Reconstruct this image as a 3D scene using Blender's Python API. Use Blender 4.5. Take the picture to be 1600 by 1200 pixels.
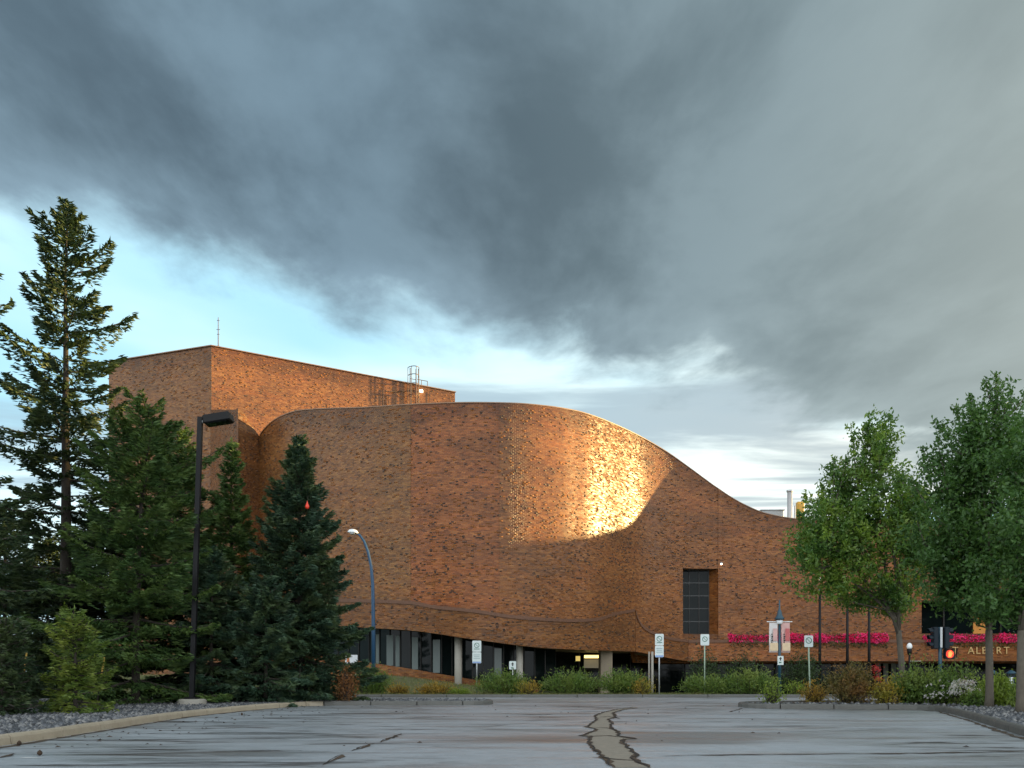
import bpy, math, random
import numpy as np
from mathutils import Vector, Matrix

# ------------------------------------------------------------------ clear
for o in list(bpy.data.objects):
    bpy.data.objects.remove(o, do_unlink=True)
scene = bpy.context.scene
C = scene.collection
rad = math.radians

# ------------------------------------------------------------------ camera (level, rising front, eye 1 m above the lot)
FPX, CX, HY, EYE = 1300.0, 800.0, 1056.0, 1.0
cam = bpy.data.cameras.new('camera')
camo = bpy.data.objects.new('camera', cam)
C.objects.link(camo)
camo.location = (0, 0, EYE)
camo.rotation_euler = (rad(90), 0, 0)
cam.sensor_width = 36
cam.lens = FPX / 1600 * 36
cam.shift_y = (HY - 600) / 1600
cam.clip_end = 3000
scene.camera = camo

# ------------------------------------------------------------------ world, sun, exposure
SUN_AZ = 15.0      # degrees from +X towards +Y
SUN_EL = 4.6
SKY_ROT = rad(90 - SUN_AZ)
world = bpy.data.worlds.new('World')
scene.world = world
world.use_nodes = True
sun_d = bpy.data.lights.new('sun', 'SUN')
sun_d.energy = 5.0
sun_d.angle = rad(1.1)
sun_d.color = (1.0, 0.70, 0.27)
sun = bpy.data.objects.new('sun', sun_d)
C.objects.link(sun)
sdir = Vector((math.cos(rad(SUN_AZ)) * math.cos(rad(SUN_EL)), math.sin(rad(SUN_AZ)) * math.cos(rad(SUN_EL)), math.sin(rad(SUN_EL))))
sun.rotation_euler = sdir.to_track_quat('Z', 'Y').to_euler()
sun.location = (60, 15, 40)
vs = scene.view_settings
vs.view_transform = 'Standard'
vs.look = 'None'
vs.gamma = 1
vs.use_curve_mapping = False
vs.exposure = 1.5


class NT:
    """small helper for node trees"""
    def __init__(self, tree):
        self.t = tree
        tree.nodes.clear()

    def n(self, typ, **kw):
        nd = self.t.nodes.new(typ)
        for k, v in kw.items():
            if k.startswith('i_'):
                key = k[2:]
                key = int(key) if key.isdigit() else key.replace('_', ' ')
                nd.inputs[key].default_value = v
            else:
                setattr(nd, k, v)
        return nd

    def l(self, a, b):
        self.t.links.new(a, b)

    def m(self, op, a, b=None, c=None, clamp=False):
        nd = self.t.nodes.new('ShaderNodeMath')
        nd.operation = op
        nd.use_clamp = clamp
        for i, x in enumerate((a, b, c)):
            if x is None:
                continue
            if isinstance(x, (int, float)):
                nd.inputs[i].default_value = x
            else:
                self.t.links.new(x, nd.inputs[i])
        return nd.outputs[0]

    def mr(self, v, a, b, c=0.0, d=1.0, smooth=True):
        nd = self.t.nodes.new('ShaderNodeMapRange')
        nd.interpolation_type = 'SMOOTHSTEP' if smooth else 'LINEAR'
        self.t.links.new(v, nd.inputs[0])
        for i, x in enumerate((a, b, c, d)):
            nd.inputs[i + 1].default_value = x
        return nd.outputs[0]

    def mix(self, f, a, b, blend='MIX'):
        nd = self.t.nodes.new('ShaderNodeMix')
        nd.data_type = 'RGBA'
        nd.blend_type = blend
        for sock, x in ((nd.inputs[0], f), (nd.inputs[6], a), (nd.inputs[7], b)):
            if isinstance(x, (int, float)):
                sock.default_value = x
            elif isinstance(x, tuple):
                sock.default_value = (x[0], x[1], x[2], 1)
            else:
                self.t.links.new(x, sock)
        return nd.outputs[2]

    def noise(self, vec, scale, detail=4, rough=0.5, dist=0.0, dim='3D'):
        nd = self.t.nodes.new('ShaderNodeTexNoise')
        nd.noise_dimensions = dim
        if vec is not None:
            self.t.links.new(vec, nd.inputs['Vector'])
        nd.inputs['Scale'].default_value = scale
        nd.inputs['Detail'].default_value = detail
        nd.inputs['Roughness'].default_value = rough
        nd.inputs['Distortion'].default_value = dist
        return nd.outputs[0]

    def mapping(self, vec, loc=(0, 0, 0), rot=(0, 0, 0), scale=(1, 1, 1)):
        nd = self.t.nodes.new('ShaderNodeMapping')
        self.t.links.new(vec, nd.inputs[0])
        nd.inputs[1].default_value = loc
        nd.inputs[2].default_value = rot
        nd.inputs[3].default_value = scale
        return nd.outputs[0]

    def xyz(self, x, y, z=0.0):
        nd = self.t.nodes.new('ShaderNodeCombineXYZ')
        for i, v in enumerate((x, y, z)):
            if isinstance(v, (int, float)):
                nd.inputs[i].default_value = v
            else:
                self.t.links.new(v, nd.inputs[i])
        return nd.outputs[0]


def build_world():
    K = 10.0                      # colours are multiplied up, the Background runs at 0.1
    t = NT(world.node_tree)
    out = t.n('ShaderNodeOutputWorld')
    bg = t.n('ShaderNodeBackground')
    bg.inputs['Strength'].default_value = 0.1
    t.l(bg.outputs[0], out.inputs[0])
    tc = t.n('ShaderNodeTexCoord')
    sep = t.n('ShaderNodeSeparateXYZ')
    t.l(tc.outputs['Generated'], sep.inputs[0])
    x, y, z = sep.outputs
    zc = t.m('MAXIMUM', z, 0.02)
    px = t.m('DIVIDE', x, zc)
    py = t.m('DIVIDE', y, zc)
    P = t.xyz(px, py)
    sky = t.n('ShaderNodeTexSky')
    sky.sky_type = 'NISHITA'
    sky.sun_disc = False
    sky.sun_elevation = rad(SUN_EL)
    sky.sun_rotation = SKY_ROT
    sky.dust_density = 0.6
    sky.ozone_density = 2.0
    clear = t.mix(1.0, sky.outputs[0], (0.8, 1.05, 1.05), 'MULTIPLY')
    clear = t.mix(0.75, clear, (0.195 * K, 0.37 * K, 0.46 * K))
    # sun side of the sky is warm
    dt = t.n('ShaderNodeVectorMath', operation='DOT_PRODUCT')
    t.l(tc.outputs['Generated'], dt.inputs[0])
    dt.inputs[1].default_value = tuple(sdir)
    sd = dt.outputs['Value']
    warm = t.mr(sd, 0.05, 0.95)
    # thin streaks of cloud in the clear band near the horizon
    ws = t.mapping(P, scale=(0.42, 0.9, 1), loc=(3.1, 1.7, 0))
    wn = t.noise(ws, 1.0, 8, 0.55, 0.6)
    wmask = t.mr(wn, 0.44, 0.60, 0.0, 0.9)
    veil = t.noise(t.mapping(P, scale=(0.5, 0.6, 1), loc=(9, 4, 0)), 0.7, 5, 0.5, 0.3)
    vmask = t.mr(veil, 0.32, 0.56, 0.1, 1.0)
    clear = t.mix(vmask, clear, t.mix(warm, (0.34 * K, 0.44 * K, 0.46 * K), (0.54 * K, 0.53 * K, 0.46 * K)))
    low = t.mix(wmask, clear, t.mix(warm, (0.15 * K, 0.21 * K, 0.25 * K), (0.185 * K, 0.20 * K, 0.20 * K)))
    # the storm deck, its edge running away to the right
    n1 = t.noise(P, 0.75, 8, 0.56, 0.55)
    n1b = t.noise(t.mapping(P, loc=(5, 2, 0), scale=(1.3, 0.75, 1)), 2.4, 8, 0.56, 0.2)
    e = t.m('SUBTRACT', t.m('MULTIPLY_ADD', px, 0.64, 2.50), py)
    e = t.m('ADD', e, t.m('MULTIPLY', t.m('SUBTRACT', n1, 0.5), 1.3))
    e = t.m('ADD', e, t.m('MULTIPLY', t.m('SUBTRACT', n1b, 0.5), 1.1))
    deck = t.mr(e, -0.24, 0.26)
    thick = t.mr(e, -0.05, 0.60)
    n2 = t.noise(t.mapping(P, loc=(1.3, 7.1, 0), scale=(1.35, 0.8, 1)), 1.7, 9, 0.55, 0.2)
    th2 = t.mr(n2, 0.33, 0.68)
    cell = t.n('ShaderNodeVectorMath', operation='DISTANCE')
    t.l(P, cell.inputs[0])
    cell.inputs[1].default_value = (-0.10, 1.72, 0)
    core = t.mr(cell.outputs['Value'], 0.1, 1.15, 0.17, 0.0)
    dens = t.m('ADD', core, t.m('MULTIPLY_ADD', th2, 0.46, t.m('MULTIPLY', thick, 0.34)), clamp=True)
    cool = t.mix(dens, (0.112 * K, 0.165 * K, 0.205 * K), (0.027 * K, 0.042 * K, 0.055 * K))
    warmc = t.mix(dens, (0.135 * K, 0.170 * K, 0.180 * K), (0.055 * K, 0.076 * K, 0.085 * K))
    cloud = t.mix(t.mr(sd, 0.05, 0.62), cool, warmc)
    glow = t.mr(sd, 0.45, 0.98)
    cloud = t.mix(glow, cloud, (0.185 * K, 0.205 * K, 0.190 * K))
    # away from the storm cell the deck is a thinner, paler grey overcast
    dist = t.n('ShaderNodeVectorMath', operation='DISTANCE')
    t.l(P, dist.inputs[0])
    dist.inputs[1].default_value = (0.2, 1.8, 0)
    thin = t.mr(dist.outputs['Value'], 1.3, 3.4, 0.0, 0.85)
    thin = t.m('MULTIPLY', thin, t.mr(py, 0.9, -0.2))
    cloud = t.mix(thin, cloud, t.mix(th2, (0.92 * K, 0.98 * K, 1.02 * K), (0.66 * K, 0.73 * K, 0.78 * K)))
    col = t.mix(deck, low, cloud)
    t.l(col, bg.inputs['Color'])


build_world()
scene.render.engine = 'CYCLES'

# ------------------------------------------------------------------ helpers
def W(px, py, Y):
    return Vector(((px - CX) / FPX * Y, Y, EYE + (HY - py) / FPX * Y))


def WX(px, Y):
    return (px - CX) / FPX * Y


def WZ(py, Y):
    return EYE + (HY - py) / FPX * Y


def pchip(xs, ys):
    xs = np.array(xs, float)
    ys = np.array(ys, float)
    h = np.diff(xs)
    d = np.diff(ys) / h
    m = np.zeros(len(xs))
    m[0], m[-1] = d[0], d[-1]
    for i in range(1, len(xs) - 1):
        if d[i - 1] * d[i] > 0:
            w1, w2 = 2 * h[i] + h[i - 1], h[i] + 2 * h[i - 1]
            m[i] = (w1 + w2) / (w1 / d[i - 1] + w2 / d[i])

    def f(x):
        x = np.clip(np.asarray(x, float), xs[0], xs[-1])
        i = np.clip(np.searchsorted(xs, x, side='right') - 1, 0, len(h) - 1)
        t = (x - xs[i]) / h[i]
        return ((1 + 2 * t) * (1 - t) ** 2 * ys[i] + t * (1 - t) ** 2 * h[i] * m[i]
                + t * t * (3 - 2 * t) * ys[i + 1] + t * t * (t - 1) * h[i] * m[i + 1])
    return f


def tag(o, label=None, cat=None, group=None, kind=None):
    if label:
        o['label'] = label
    if cat:
        o['category'] = cat
    if group:
        o['group'] = group
    if kind:
        o['kind'] = kind
    return o


def empty(name, loc, label=None, cat=None, group=None):
    o = bpy.data.objects.new(name, None)
    o.empty_display_size = 0.2
    o.location = loc
    C.objects.link(o)
    return tag(o, label, cat, group)


def link(name, me, mat, parent=None, smooth=False):
    if mat is not None:
        me.materials.append(mat)
    if smooth:
        me.polygons.foreach_set('use_smooth', np.ones(len(me.polygons), bool))
    o = bpy.data.objects.new(name, me)
    C.objects.link(o)
    if parent is not None:
        o.parent = parent
        if parent.type == 'EMPTY':
            o.matrix_parent_inverse = Matrix.Translation(-Vector(parent.location))
    return o


def np_mesh(name, verts, faces):
    """verts (N,3), faces (M,k) constant k"""
    verts = np.ascontiguousarray(verts, dtype=np.float32)
    faces = np.ascontiguousarray(faces, dtype=np.int32)
    me = bpy.data.meshes.new(name)
    nf, k = faces.shape
    me.vertices.add(len(verts))
    me.vertices.foreach_set('co', verts.ravel())
    me.loops.add(nf * k)
    me.loops.foreach_set('vertex_index', faces.ravel())
    me.polygons.add(nf)
    me.polygons.foreach_set('loop_start', np.arange(0, nf * k, k, dtype=np.int32))
    me.polygons.foreach_set('loop_total', np.full(nf, k, dtype=np.int32))
    me.update(calc_edges=True)
    me.validate()
    return me


class MB:
    def __init__(self):
        self.v = []
        self.f = []

    def add(self, verts, faces):
        b = len(self.v)
        self.v += [tuple(p) for p in verts]
        self.f += [tuple(b + i for i in fc) for fc in faces]
        return self

    def box(self, c, s, rz=0.0, ch=0.0):
        cx, cy, cz = c
        hx, hy, hz = s[0] / 2, s[1] / 2, s[2] / 2
        cs, sn = math.cos(rz), math.sin(rz)
        if ch <= 0:
            pts = [(sx * hx, sy * hy, sz * hz) for sz in (-1, 1) for sx, sy in ((-1, -1), (1, -1), (1, 1), (-1, 1))]
            fc = [(3, 2, 1, 0), (4, 5, 6, 7), (0, 1, 5, 4), (1, 2, 6, 5), (2, 3, 7, 6), (3, 0, 4, 7)]
        else:
            ring = [(-hx + ch, -hy), (hx - ch, -hy), (hx, -hy + ch), (hx, hy - ch), (hx - ch, hy), (-hx + ch, hy), (-hx, hy - ch), (-hx, -hy + ch)]
            k = 1 - ch / max(hx, hy)
            pts = [(a * k, b * k, -hz) for a, b in ring] + [(a, b, -hz + ch) for a, b in ring] + [(a, b, hz - ch) for a, b in ring] + [(a * k, b * k, hz) for a, b in ring]
            fc = [tuple(range(7, -1, -1)), tuple(range(24, 32))]
            for r in range(3):
                for i in range(8):
                    j = (i + 1) % 8
                    fc.append((r * 8 + i, r * 8 + j, r * 8 + 8 + j, r * 8 + 8 + i))
        return self.add([(cx + a * cs - b * sn, cy + a * sn + b * cs, cz + d) for a, b, d in pts], fc)

    def tube(self, pts, radii, n=10, caps=True):
        pts = [Vector(p) for p in pts]
        if isinstance(radii, (int, float)):
            radii = [radii] * len(pts)
        rings = []
        up = None
        for i, p in enumerate(pts):
            a = pts[max(i - 1, 0)]
            b = pts[min(i + 1, len(pts) - 1)]
            d = (b - a).normalized()
            if up is None:
                up = Vector((1, 0, 0)) if abs(d.x) < 0.9 else Vector((0, 1, 0))
            s = d.cross(up).normalized()
            up = s.cross(d).normalized()
            rings.append([p + (s * math.cos(2 * math.pi * k / n) + up * math.sin(2 * math.pi * k / n)) * radii[i] for k in range(n)])
        v = [q for r in rings for q in r]
        f = []
        for i in range(len(pts) - 1):
            for k in range(n):
                k2 = (k + 1) % n
                f.append((i * n + k, i * n + k2, (i + 1) * n + k2, (i + 1) * n + k))
        if caps:
            f.append(tuple(range(n - 1, -1, -1)))
            f.append(tuple((len(pts) - 1) * n + k for k in range(n)))
        return self.add(v, f)

    def lathe(self, c, prof, n=16):
        """prof: list of (r, z) relative to c"""
        v = []
        for r, z in prof:
            for k in range(n):
                a = 2 * math.pi * k / n
                v.append((c[0] + r * math.cos(a), c[1] + r * math.sin(a), c[2] + z))
        f = []
        for i in range(len(prof) - 1):
            for k in range(n):
                k2 = (k + 1) % n
                f.append((i * n + k, i * n + k2, (i + 1) * n + k2, (i + 1) * n + k))
        f.append(tuple(range(n - 1, -1, -1)))
        f.append(tuple((len(prof) - 1) * n + k for k in range(n)))
        return self.add(v, f)

    def prism(self, outline, z0, z1):
        n = len(outline)
        v = [(x, y, z0) for x, y in outline] + [(x, y, z1) for x, y in outline]
        f = [tuple(range(n - 1, -1, -1)), tuple(range(n, 2 * n))]
        for i in range(n):
            j = (i + 1) % n
            f.append((i, j, n + j, n + i))
        return self.add(v, f)

    def plate(self, outline, y, th):
        """outline in x,z facing -Y at depth y"""
        n = len(outline)
        v = [(a, y, b) for a, b in outline] + [(a, y + th, b) for a, b in outline]
        f = [tuple(range(n)), tuple(range(2 * n - 1, n - 1, -1))]
        for i in range(n):
            j = (i + 1) % n
            f.append((j, i, n + i, n + j))
        return self.add(v, f)

    def build(self, name, mat, parent=None, smooth=False):
        me = bpy.data.meshes.new(name)
        me.from_pydata(self.v, [], self.f)
        me.update()
        return link(name, me, mat, parent, smooth)


# ------------------------------------------------------------------ materials
MATS = {}


def new_mat(name):
    m = bpy.data.materials.new(name)
    m.use_nodes = True
    t = NT(m.node_tree)
    out = t.n('ShaderNodeOutputMaterial')
    b = t.n('ShaderNodeBsdfPrincipled')
    t.l(b.outputs[0], out.inputs[0])
    MATS[name] = m
    return m, t, b, out


def simple(name, col, rough=0.6, metal=0.0, var=0.18, scale=6.0, bump=0.0, spec=0.5, emit=None, es=0.0):
    m, t, b, out = new_mat(name)
    tc = t.n('ShaderNodeTexCoord')
    v = tc.outputs['Object']
    n = t.noise(v, scale, 6, 0.6)
    c = t.mix(n, tuple(x * (1 - var) for x in col), tuple(min(1, x * (1 + var)) for x in col))
    t.l(c, b.inputs['Base Color'])
    b.inputs['Roughness'].default_value = rough
    b.inputs['Metallic'].default_value = metal
    b.inputs['Specular IOR Level'].default_value = spec
    if bump:
        bp = t.n('ShaderNodeBump')
        bp.inputs['Strength'].default_value = bump
        bp.inputs['Distance'].default_value = 0.02
        t.l(t.noise(v, scale * 6, 5, 0.6), bp.inputs['Height'])
        t.l(bp.outputs[0], b.inputs['Normal'])
    if emit:
        b.inputs['Emission Color'].default_value = (*emit, 1)
        b.inputs['Emission Strength'].default_value = es
    return m


def brick_mat():
    m, t, b, out = new_mat('brick')
    uv = t.n('ShaderNodeUVMap')
    uv.uv_map = 'UVMap'
    sep = t.n('ShaderNodeSeparateXYZ')
    t.l(uv.outputs[0], sep.inputs[0])
    u, v = sep.outputs[0], sep.outputs[1]
    bw, bh = 0.26, 0.085
    row = t.m('FLOOR', t.m('DIVIDE', v, bh))
    off = t.m('MULTIPLY', t.m('FLOORED_MODULO', row, 2.0), 0.5)
    uu = t.m('ADD', t.m('DIVIDE', u, bw), off)
    col = t.m('FLOOR', uu)
    wn = t.n('ShaderNodeTexWhiteNoise', noise_dimensions='2D')
    t.l(t.xyz(col, row), wn.inputs['Vector'])
    r = wn.outputs['Value']
    rs = t.n('ShaderNodeSeparateColor')
    t.l(wn.outputs['Color'], rs.inputs[0])
    r2 = rs.outputs[1]
    r3 = rs.outputs[2]
    ramp = t.n('ShaderNodeValToRGB')
    cr = ramp.color_ramp
    cr.elements[0].position = 0.0
    cr.elements[0].color = (0.13, 0.050, 0.019, 1)
    cr.elements[1].position = 1.0
    cr.elements[1].color = (0.36, 0.160, 0.052, 1)
    for p, c in ((0.16, (0.20, 0.076, 0.025, 1)), (0.5, (0.255, 0.098, 0.030, 1)), (0.8, (0.295, 0.118, 0.036, 1))):
        el = cr.elements.new(p)
        el.color = c
    t.l(r, ramp.inputs[0])
    # batches of darker, greener and redder brick laid in broad uneven courses
    pv = t.mapping(uv.outputs[0], scale=(0.16, 0.55, 1))
    b1 = t.noise(pv, 1.0, 6, 0.6, 0.6)
    b2 = t.noise(t.mapping(uv.outputs[0], scale=(0.28, 1.4, 1), loc=(7, 3, 0)), 1.0, 5, 0.6, 0.3)
    c = t.mix(t.mr(b1, 0.40, 0.68, 0.0, 0.55), ramp.outputs[0], (0.40, 0.42, 0.46), 'MULTIPLY')
    c = t.mix(t.mr(b2, 0.45, 0.70, 0.0, 0.45), c, (1.25, 0.96, 0.80), 'MULTIPLY')
    # mortar
    fu = t.m('FRACT', uu)
    fv = t.m('FRACT', t.m('DIVIDE', v, bh))
    mu = t.m('LESS_THAN', t.m('MULTIPLY', t.m('MINIMUM', fu, t.m('SUBTRACT', 1.0, fu)), bw), 0.006)
    mv = t.m('LESS_THAN', t.m('MULTIPLY', t.m('MINIMUM', fv, t.m('SUBTRACT', 1.0, fv)), bh), 0.006)
    mo = t.m('MAXIMUM', mu, mv)
    c = t.mix(t.m('MULTIPLY', mo, 0.8), c, (0.22, 0.165, 0.12))
    # panel tint from the object
    oi = t.n('ShaderNodeObjectInfo')
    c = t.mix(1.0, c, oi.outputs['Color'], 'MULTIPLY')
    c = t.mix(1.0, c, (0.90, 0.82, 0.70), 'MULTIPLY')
    # grime washed down below the copings, in ragged runs
    cu = t.n('ShaderNodeUVMap')
    cu.uv_map = 'Crest'
    cs = t.n('ShaderNodeSeparateXYZ')
    t.l(cu.outputs[0], cs.inputs[0])
    gn = t.noise(t.mapping(cu.outputs[0], scale=(0.55, 0.22, 1)), 1.0, 6, 0.65, 0.4)
    gd = t.m('ADD', cs.outputs[1], t.m('MULTIPLY', t.m('SUBTRACT', 0.5, gn), 5.0))
    c = t.mix(t.mr(gd, 1.7, 0.3, 0.0, 0.55), c, (0.42, 0.40, 0.38), 'MULTIPLY')
    t.l(c, b.inputs['Base Color'])
    rg = t.m('MULTIPLY_ADD', r2, 0.14, 0.23)
    t.l(rg, b.inputs['Roughness'])
    b.inputs['Specular IOR Level'].default_value = 0.27
    bp = t.n('ShaderNodeBump')
    bp.inputs['Strength'].default_value = 0.6
    bp.inputs['Distance'].default_value = 0.022
    h = t.m('SUBTRACT', t.m('MULTIPLY', r3, 0.32), t.m('MULTIPLY', mo, 0.5))
    tilt = t.m('MULTIPLY', t.m('SUBTRACT', fu, 0.5), t.m('MULTIPLY_ADD', r2, 0.8, -0.4))
    tilt2 = t.m('MULTIPLY', t.m('SUBTRACT', fv, 0.5), t.m('MULTIPLY_ADD', r3, 1.0, -0.5))
    h = t.m('ADD', h, t.m('ADD', tilt, tilt2))
    h = t.m('ADD', h, t.m('MULTIPLY', t.noise(uv.outputs[0], 40, 3, 0.6), 0.25))
    t.l(h, bp.inputs['Height'])
    t.l(bp.outputs[0], b.inputs['Normal'])
    return m


def leaf_mat(name, c1, c2, c3, trans=0.35, rough=0.5, tip=None):
    m, t, b, out = new_mat(name)
    g = t.n('ShaderNodeNewGeometry')
    ri = g.outputs['Random Per Island']
    n = t.noise(g.outputs['Position'], 1.3, 4, 0.6)
    c = t.mix(ri, c1, c2)
    c = t.mix(t.mr(n, 0.42, 0.66), c, c3)
    t.l(c, b.inputs['Base Color'])
    b.inputs['Roughness'].default_value = rough
    b.inputs['Specular IOR Level'].default_value = 0.35
    tr = t.n('ShaderNodeBsdfTranslucent')
    t.l(t.mix(1.0, c, (1.5, 1.5, 0.7), 'MULTIPLY'), tr.inputs['Color'])
    mx = t.n('ShaderNodeMixShader')
    mx.inputs[0].default_value = trans
    t.l(b.outputs[0], mx.inputs[1])
    t.l(tr.outputs[0], mx.inputs[2])
    t.l(mx.outputs[0], out.inputs[0])
    return m


def asphalt_mat():
    m, t, b, out = new_mat('wet_asphalt')
    g = t.n('ShaderNodeNewGeometry')
    pos = g.outputs['Position']
    fine = t.noise(pos, 55, 3, 0.6)
    broad = t.noise(pos, 0.22, 6, 0.6, 0.4)
    # shallow tyre and drainage streaks run across the slope of the lot
    st = t.noise(t.mapping(pos, scale=(0.30, 1.7, 1), rot=(0, 0, 0.10)), 1.0, 7, 0.62, 0.7)
    st2 = t.noise(t.mapping(pos, scale=(0.16, 0.55, 1), rot=(0, 0, 0.5), loc=(4, 9, 0)), 1.0, 6, 0.6, 0.5)
    wet = t.m('ADD', t.m('MULTIPLY', t.mr(st, 0.44, 0.62), 0.75), t.m('MULTIPLY', t.mr(st2, 0.42, 0.66), 0.6), clamp=True)
    c = t.mix(fine, (0.175, 0.194, 0.210), (0.450, 0.488, 0.520))  # pale base colour stands in for the sky sheen on the wet film
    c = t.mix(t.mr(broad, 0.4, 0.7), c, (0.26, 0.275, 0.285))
    dark = t.mr(t.noise(t.mapping(pos, scale=(0.42, 2.3, 1), rot=(0, 0, 0.10), loc=(2, 5, 0)), 1.0, 8, 0.66, 0.9), 0.50, 0.62)
    side = t.mr(t.noise(t.mapping(pos, loc=(8, 1, 0)), 0.12, 3, 0.5), 0.40, 0.58)
    sepx = t.n('ShaderNodeSeparateXYZ')
    t.l(pos, sepx.inputs[0])
    dark = t.m('MULTIPLY', dark, t.m('MAXIMUM', side, t.mr(sepx.outputs[0], 0.5, -3.0)))
    c = t.mix(t.m('MULTIPLY', dark, 0.92), c, (0.034, 0.027, 0.022))
    mott = t.noise(pos, 3.2, 6, 0.7, 0.3)
    c = t.mix(t.mr(mott, 0.35, 0.7, 0.0, 0.45), c, (0.62, 0.60, 0.58), 'MULTIPLY')
    c = t.mix(t.mr(t.noise(pos, 14, 4, 0.7), 0.58, 0.72, 0.0, 0.6), c, (0.06, 0.055, 0.05))
    damp = t.mr(t.noise(t.mapping(pos, scale=(0.10, 0.34, 1), loc=(13, 2, 0), rot=(0, 0, 0.3)), 1.0, 6, 0.6, 0.6), 0.53, 0.66)
    c = t.mix(t.m('MULTIPLY', damp, 0.7), c, (0.070, 0.056, 0.044))
    t.l(c, b.inputs['Base Color'])
    b.inputs['Roughness'].default_value = 0.6
    b.inputs['Specular IOR Level'].default_value = 0.4
    t.l(t.m('MULTIPLY', t.m('MULTIPLY_ADD', wet, 0.45, 0.55), t.m('MULTIPLY_ADD', dark, -0.75, 1.0)), b.inputs['Coat Weight'])
    t.l(t.m('MULTIPLY_ADD', wet, -0.34, 0.62), b.inputs['Coat Roughness'])
    b.inputs['Coat IOR'].default_value = 2.1
    bp = t.n('ShaderNodeBump')
    bp.inputs['Strength'].default_value = 0.6
    bp.inputs['Distance'].default_value = 0.012
    hh = t.m('ADD', t.m('MULTIPLY', fine, 0.5), t.m('MULTIPLY', t.noise(pos, 2.5, 4, 0.6), 0.8))
    t.l(hh, bp.inputs['Height'])
    t.l(bp.outputs[0], b.inputs['Normal'])
    t.l(bp.outputs[0], b.inputs['Coat Normal'])
    return m


def ground_mat():
    m, t, b, out = new_mat('ground_grass')
    g = t.n('ShaderNodeNewGeometry')
    pos = g.outputs['Position']
    c = t.mix(t.noise(pos, 3, 6, 0.65), (0.060, 0.085, 0.024), (0.15, 0.15, 0.06))
    c = t.mix(t.mr(t.noise(pos, 0.5, 5, 0.6), 0.45, 0.65), c, (0.17, 0.14, 0.085))
    t.l(c, b.inputs['Base Color'])
    b.inputs['Roughness'].default_value = 0.9
    bp = t.n('ShaderNodeBump')
    bp.inputs['Distance'].default_value = 0.05
    t.l(t.noise(pos, 18, 5, 0.7), bp.inputs['Height'])
    t.l(bp.outputs[0], b.inputs['Normal'])
    return m


def concrete_mat(name, c1, c2, rough=0.75):
    m, t, b, out = new_mat(name)
    g = t.n('ShaderNodeNewGeometry')
    pos = g.outputs['Position']
    c = t.mix(t.noise(pos, 3.0, 7, 0.65, 0.3), c1, c2)
    c = t.mix(t.mr(t.noise(pos, 11, 6, 0.7), 0.55, 0.75, 0, 0.5), c, tuple(x * 0.45 for x in c1))
    t.l(c, b.inputs['Base Color'])
    t.l(t.mr(t.noise(pos, 1.5, 4, 0.6), 0.3, 0.7, rough - 0.25, rough), b.inputs['Roughness'])
    bp = t.n('ShaderNodeBump')
    bp.inputs['Strength'].default_value = 0.5
    bp.inputs['Distance'].default_value = 0.01
    t.l(t.noise(pos, 45, 5, 0.7), bp.inputs['Height'])
    t.l(bp.outputs[0], b.inputs['Normal'])
    return m


def glass_mat(name='dark_glass', tint=(0.003, 0.005, 0.005), rough=0.04):
    m, t, b, out = new_mat(name)
    g = t.n('ShaderNodeNewGeometry')
    n = t.noise(g.outputs['Position'], 0.7, 3, 0.5)
    t.l(t.mix(n, tint, tuple(x * 2.2 for x in tint)), b.inputs['Base Color'])
    b.inputs['Roughness'].default_value = rough
    b.inputs['Specular IOR Level'].default_value = 0.13
    bp = t.n('ShaderNodeBump')
    bp.inputs['Strength'].default_value = 0.08
    bp.inputs['Distance'].default_value = 0.05
    t.l(n, bp.inputs['Height'])
    t.l(bp.outputs[0], b.inputs['Normal'])
    return m


BRICK = brick_mat()
DARKBRICK = simple('dark_brick', (0.045, 0.022, 0.014), 0.5, var=0.5, scale=3)
COPING = simple('brown_metal_coping', (0.24, 0.13, 0.07), 0.5, var=0.2)
ROOFM = simple('roof_felt', (0.09, 0.085, 0.08), 0.9)
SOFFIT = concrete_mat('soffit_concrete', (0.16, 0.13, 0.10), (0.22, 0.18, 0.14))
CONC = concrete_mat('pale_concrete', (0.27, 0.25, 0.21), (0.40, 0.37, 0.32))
KERBM = concrete_mat('kerb_concrete', (0.27, 0.22, 0.155), (0.45, 0.38, 0.28))
KERBG = concrete_mat('grey_kerb_concrete', (0.065, 0.064, 0.058), (0.14, 0.135, 0.12))
GLASS = glass_mat()
FRAME = simple('dark_bronze_frame', (0.022, 0.020, 0.018), 0.45, 0.4)
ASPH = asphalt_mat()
GROUND = ground_mat()
SOIL = simple('soil', (0.070, 0.050, 0.035), 0.95, var=0.4, scale=14, bump=0.8)
STONE = simple('river_stone', (0.20, 0.195, 0.19), 0.7, var=0.6, scale=9)
BARK = simple('bark', (0.045, 0.036, 0.028), 0.9, var=0.45, scale=14, bump=0.9)
BARKP = simple('pale_bark', (0.11, 0.092, 0.070), 0.85, var=0.4, scale=11, bump=0.8)
BLACK = simple('black_paint', (0.005, 0.005, 0.006), 0.5, spec=0.25)
TEAL = simple('teal_paint', (0.012, 0.055, 0.085), 0.35)
BLUE = simple('blue_paint', (0.015, 0.062, 0.13), 0.35)
GALV = simple('galvanised_steel', (0.45, 0.46, 0.46), 0.45, 0.6)
GREENPOST = simple('green_post', (0.30, 0.38, 0.28), 0.5)
SIGNW = simple('sign_white', (0.62, 0.68, 0.66), 0.45, var=0.05)
SIGNB = simple('sign_blue', (0.25, 0.36, 0.62), 0.45)
SIGNK = simple('sign_black', (0.02, 0.02, 0.022), 0.5)
SIGNG = simple('sign_green', (0.05, 0.16, 0.11), 0.5)
LAMPW = simple('lamp_white', (0.80, 0.82, 0.83), 0.25)
ORANGE = simple('orange_panel', (0.55, 0.22, 0.035), 0.6)
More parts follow.
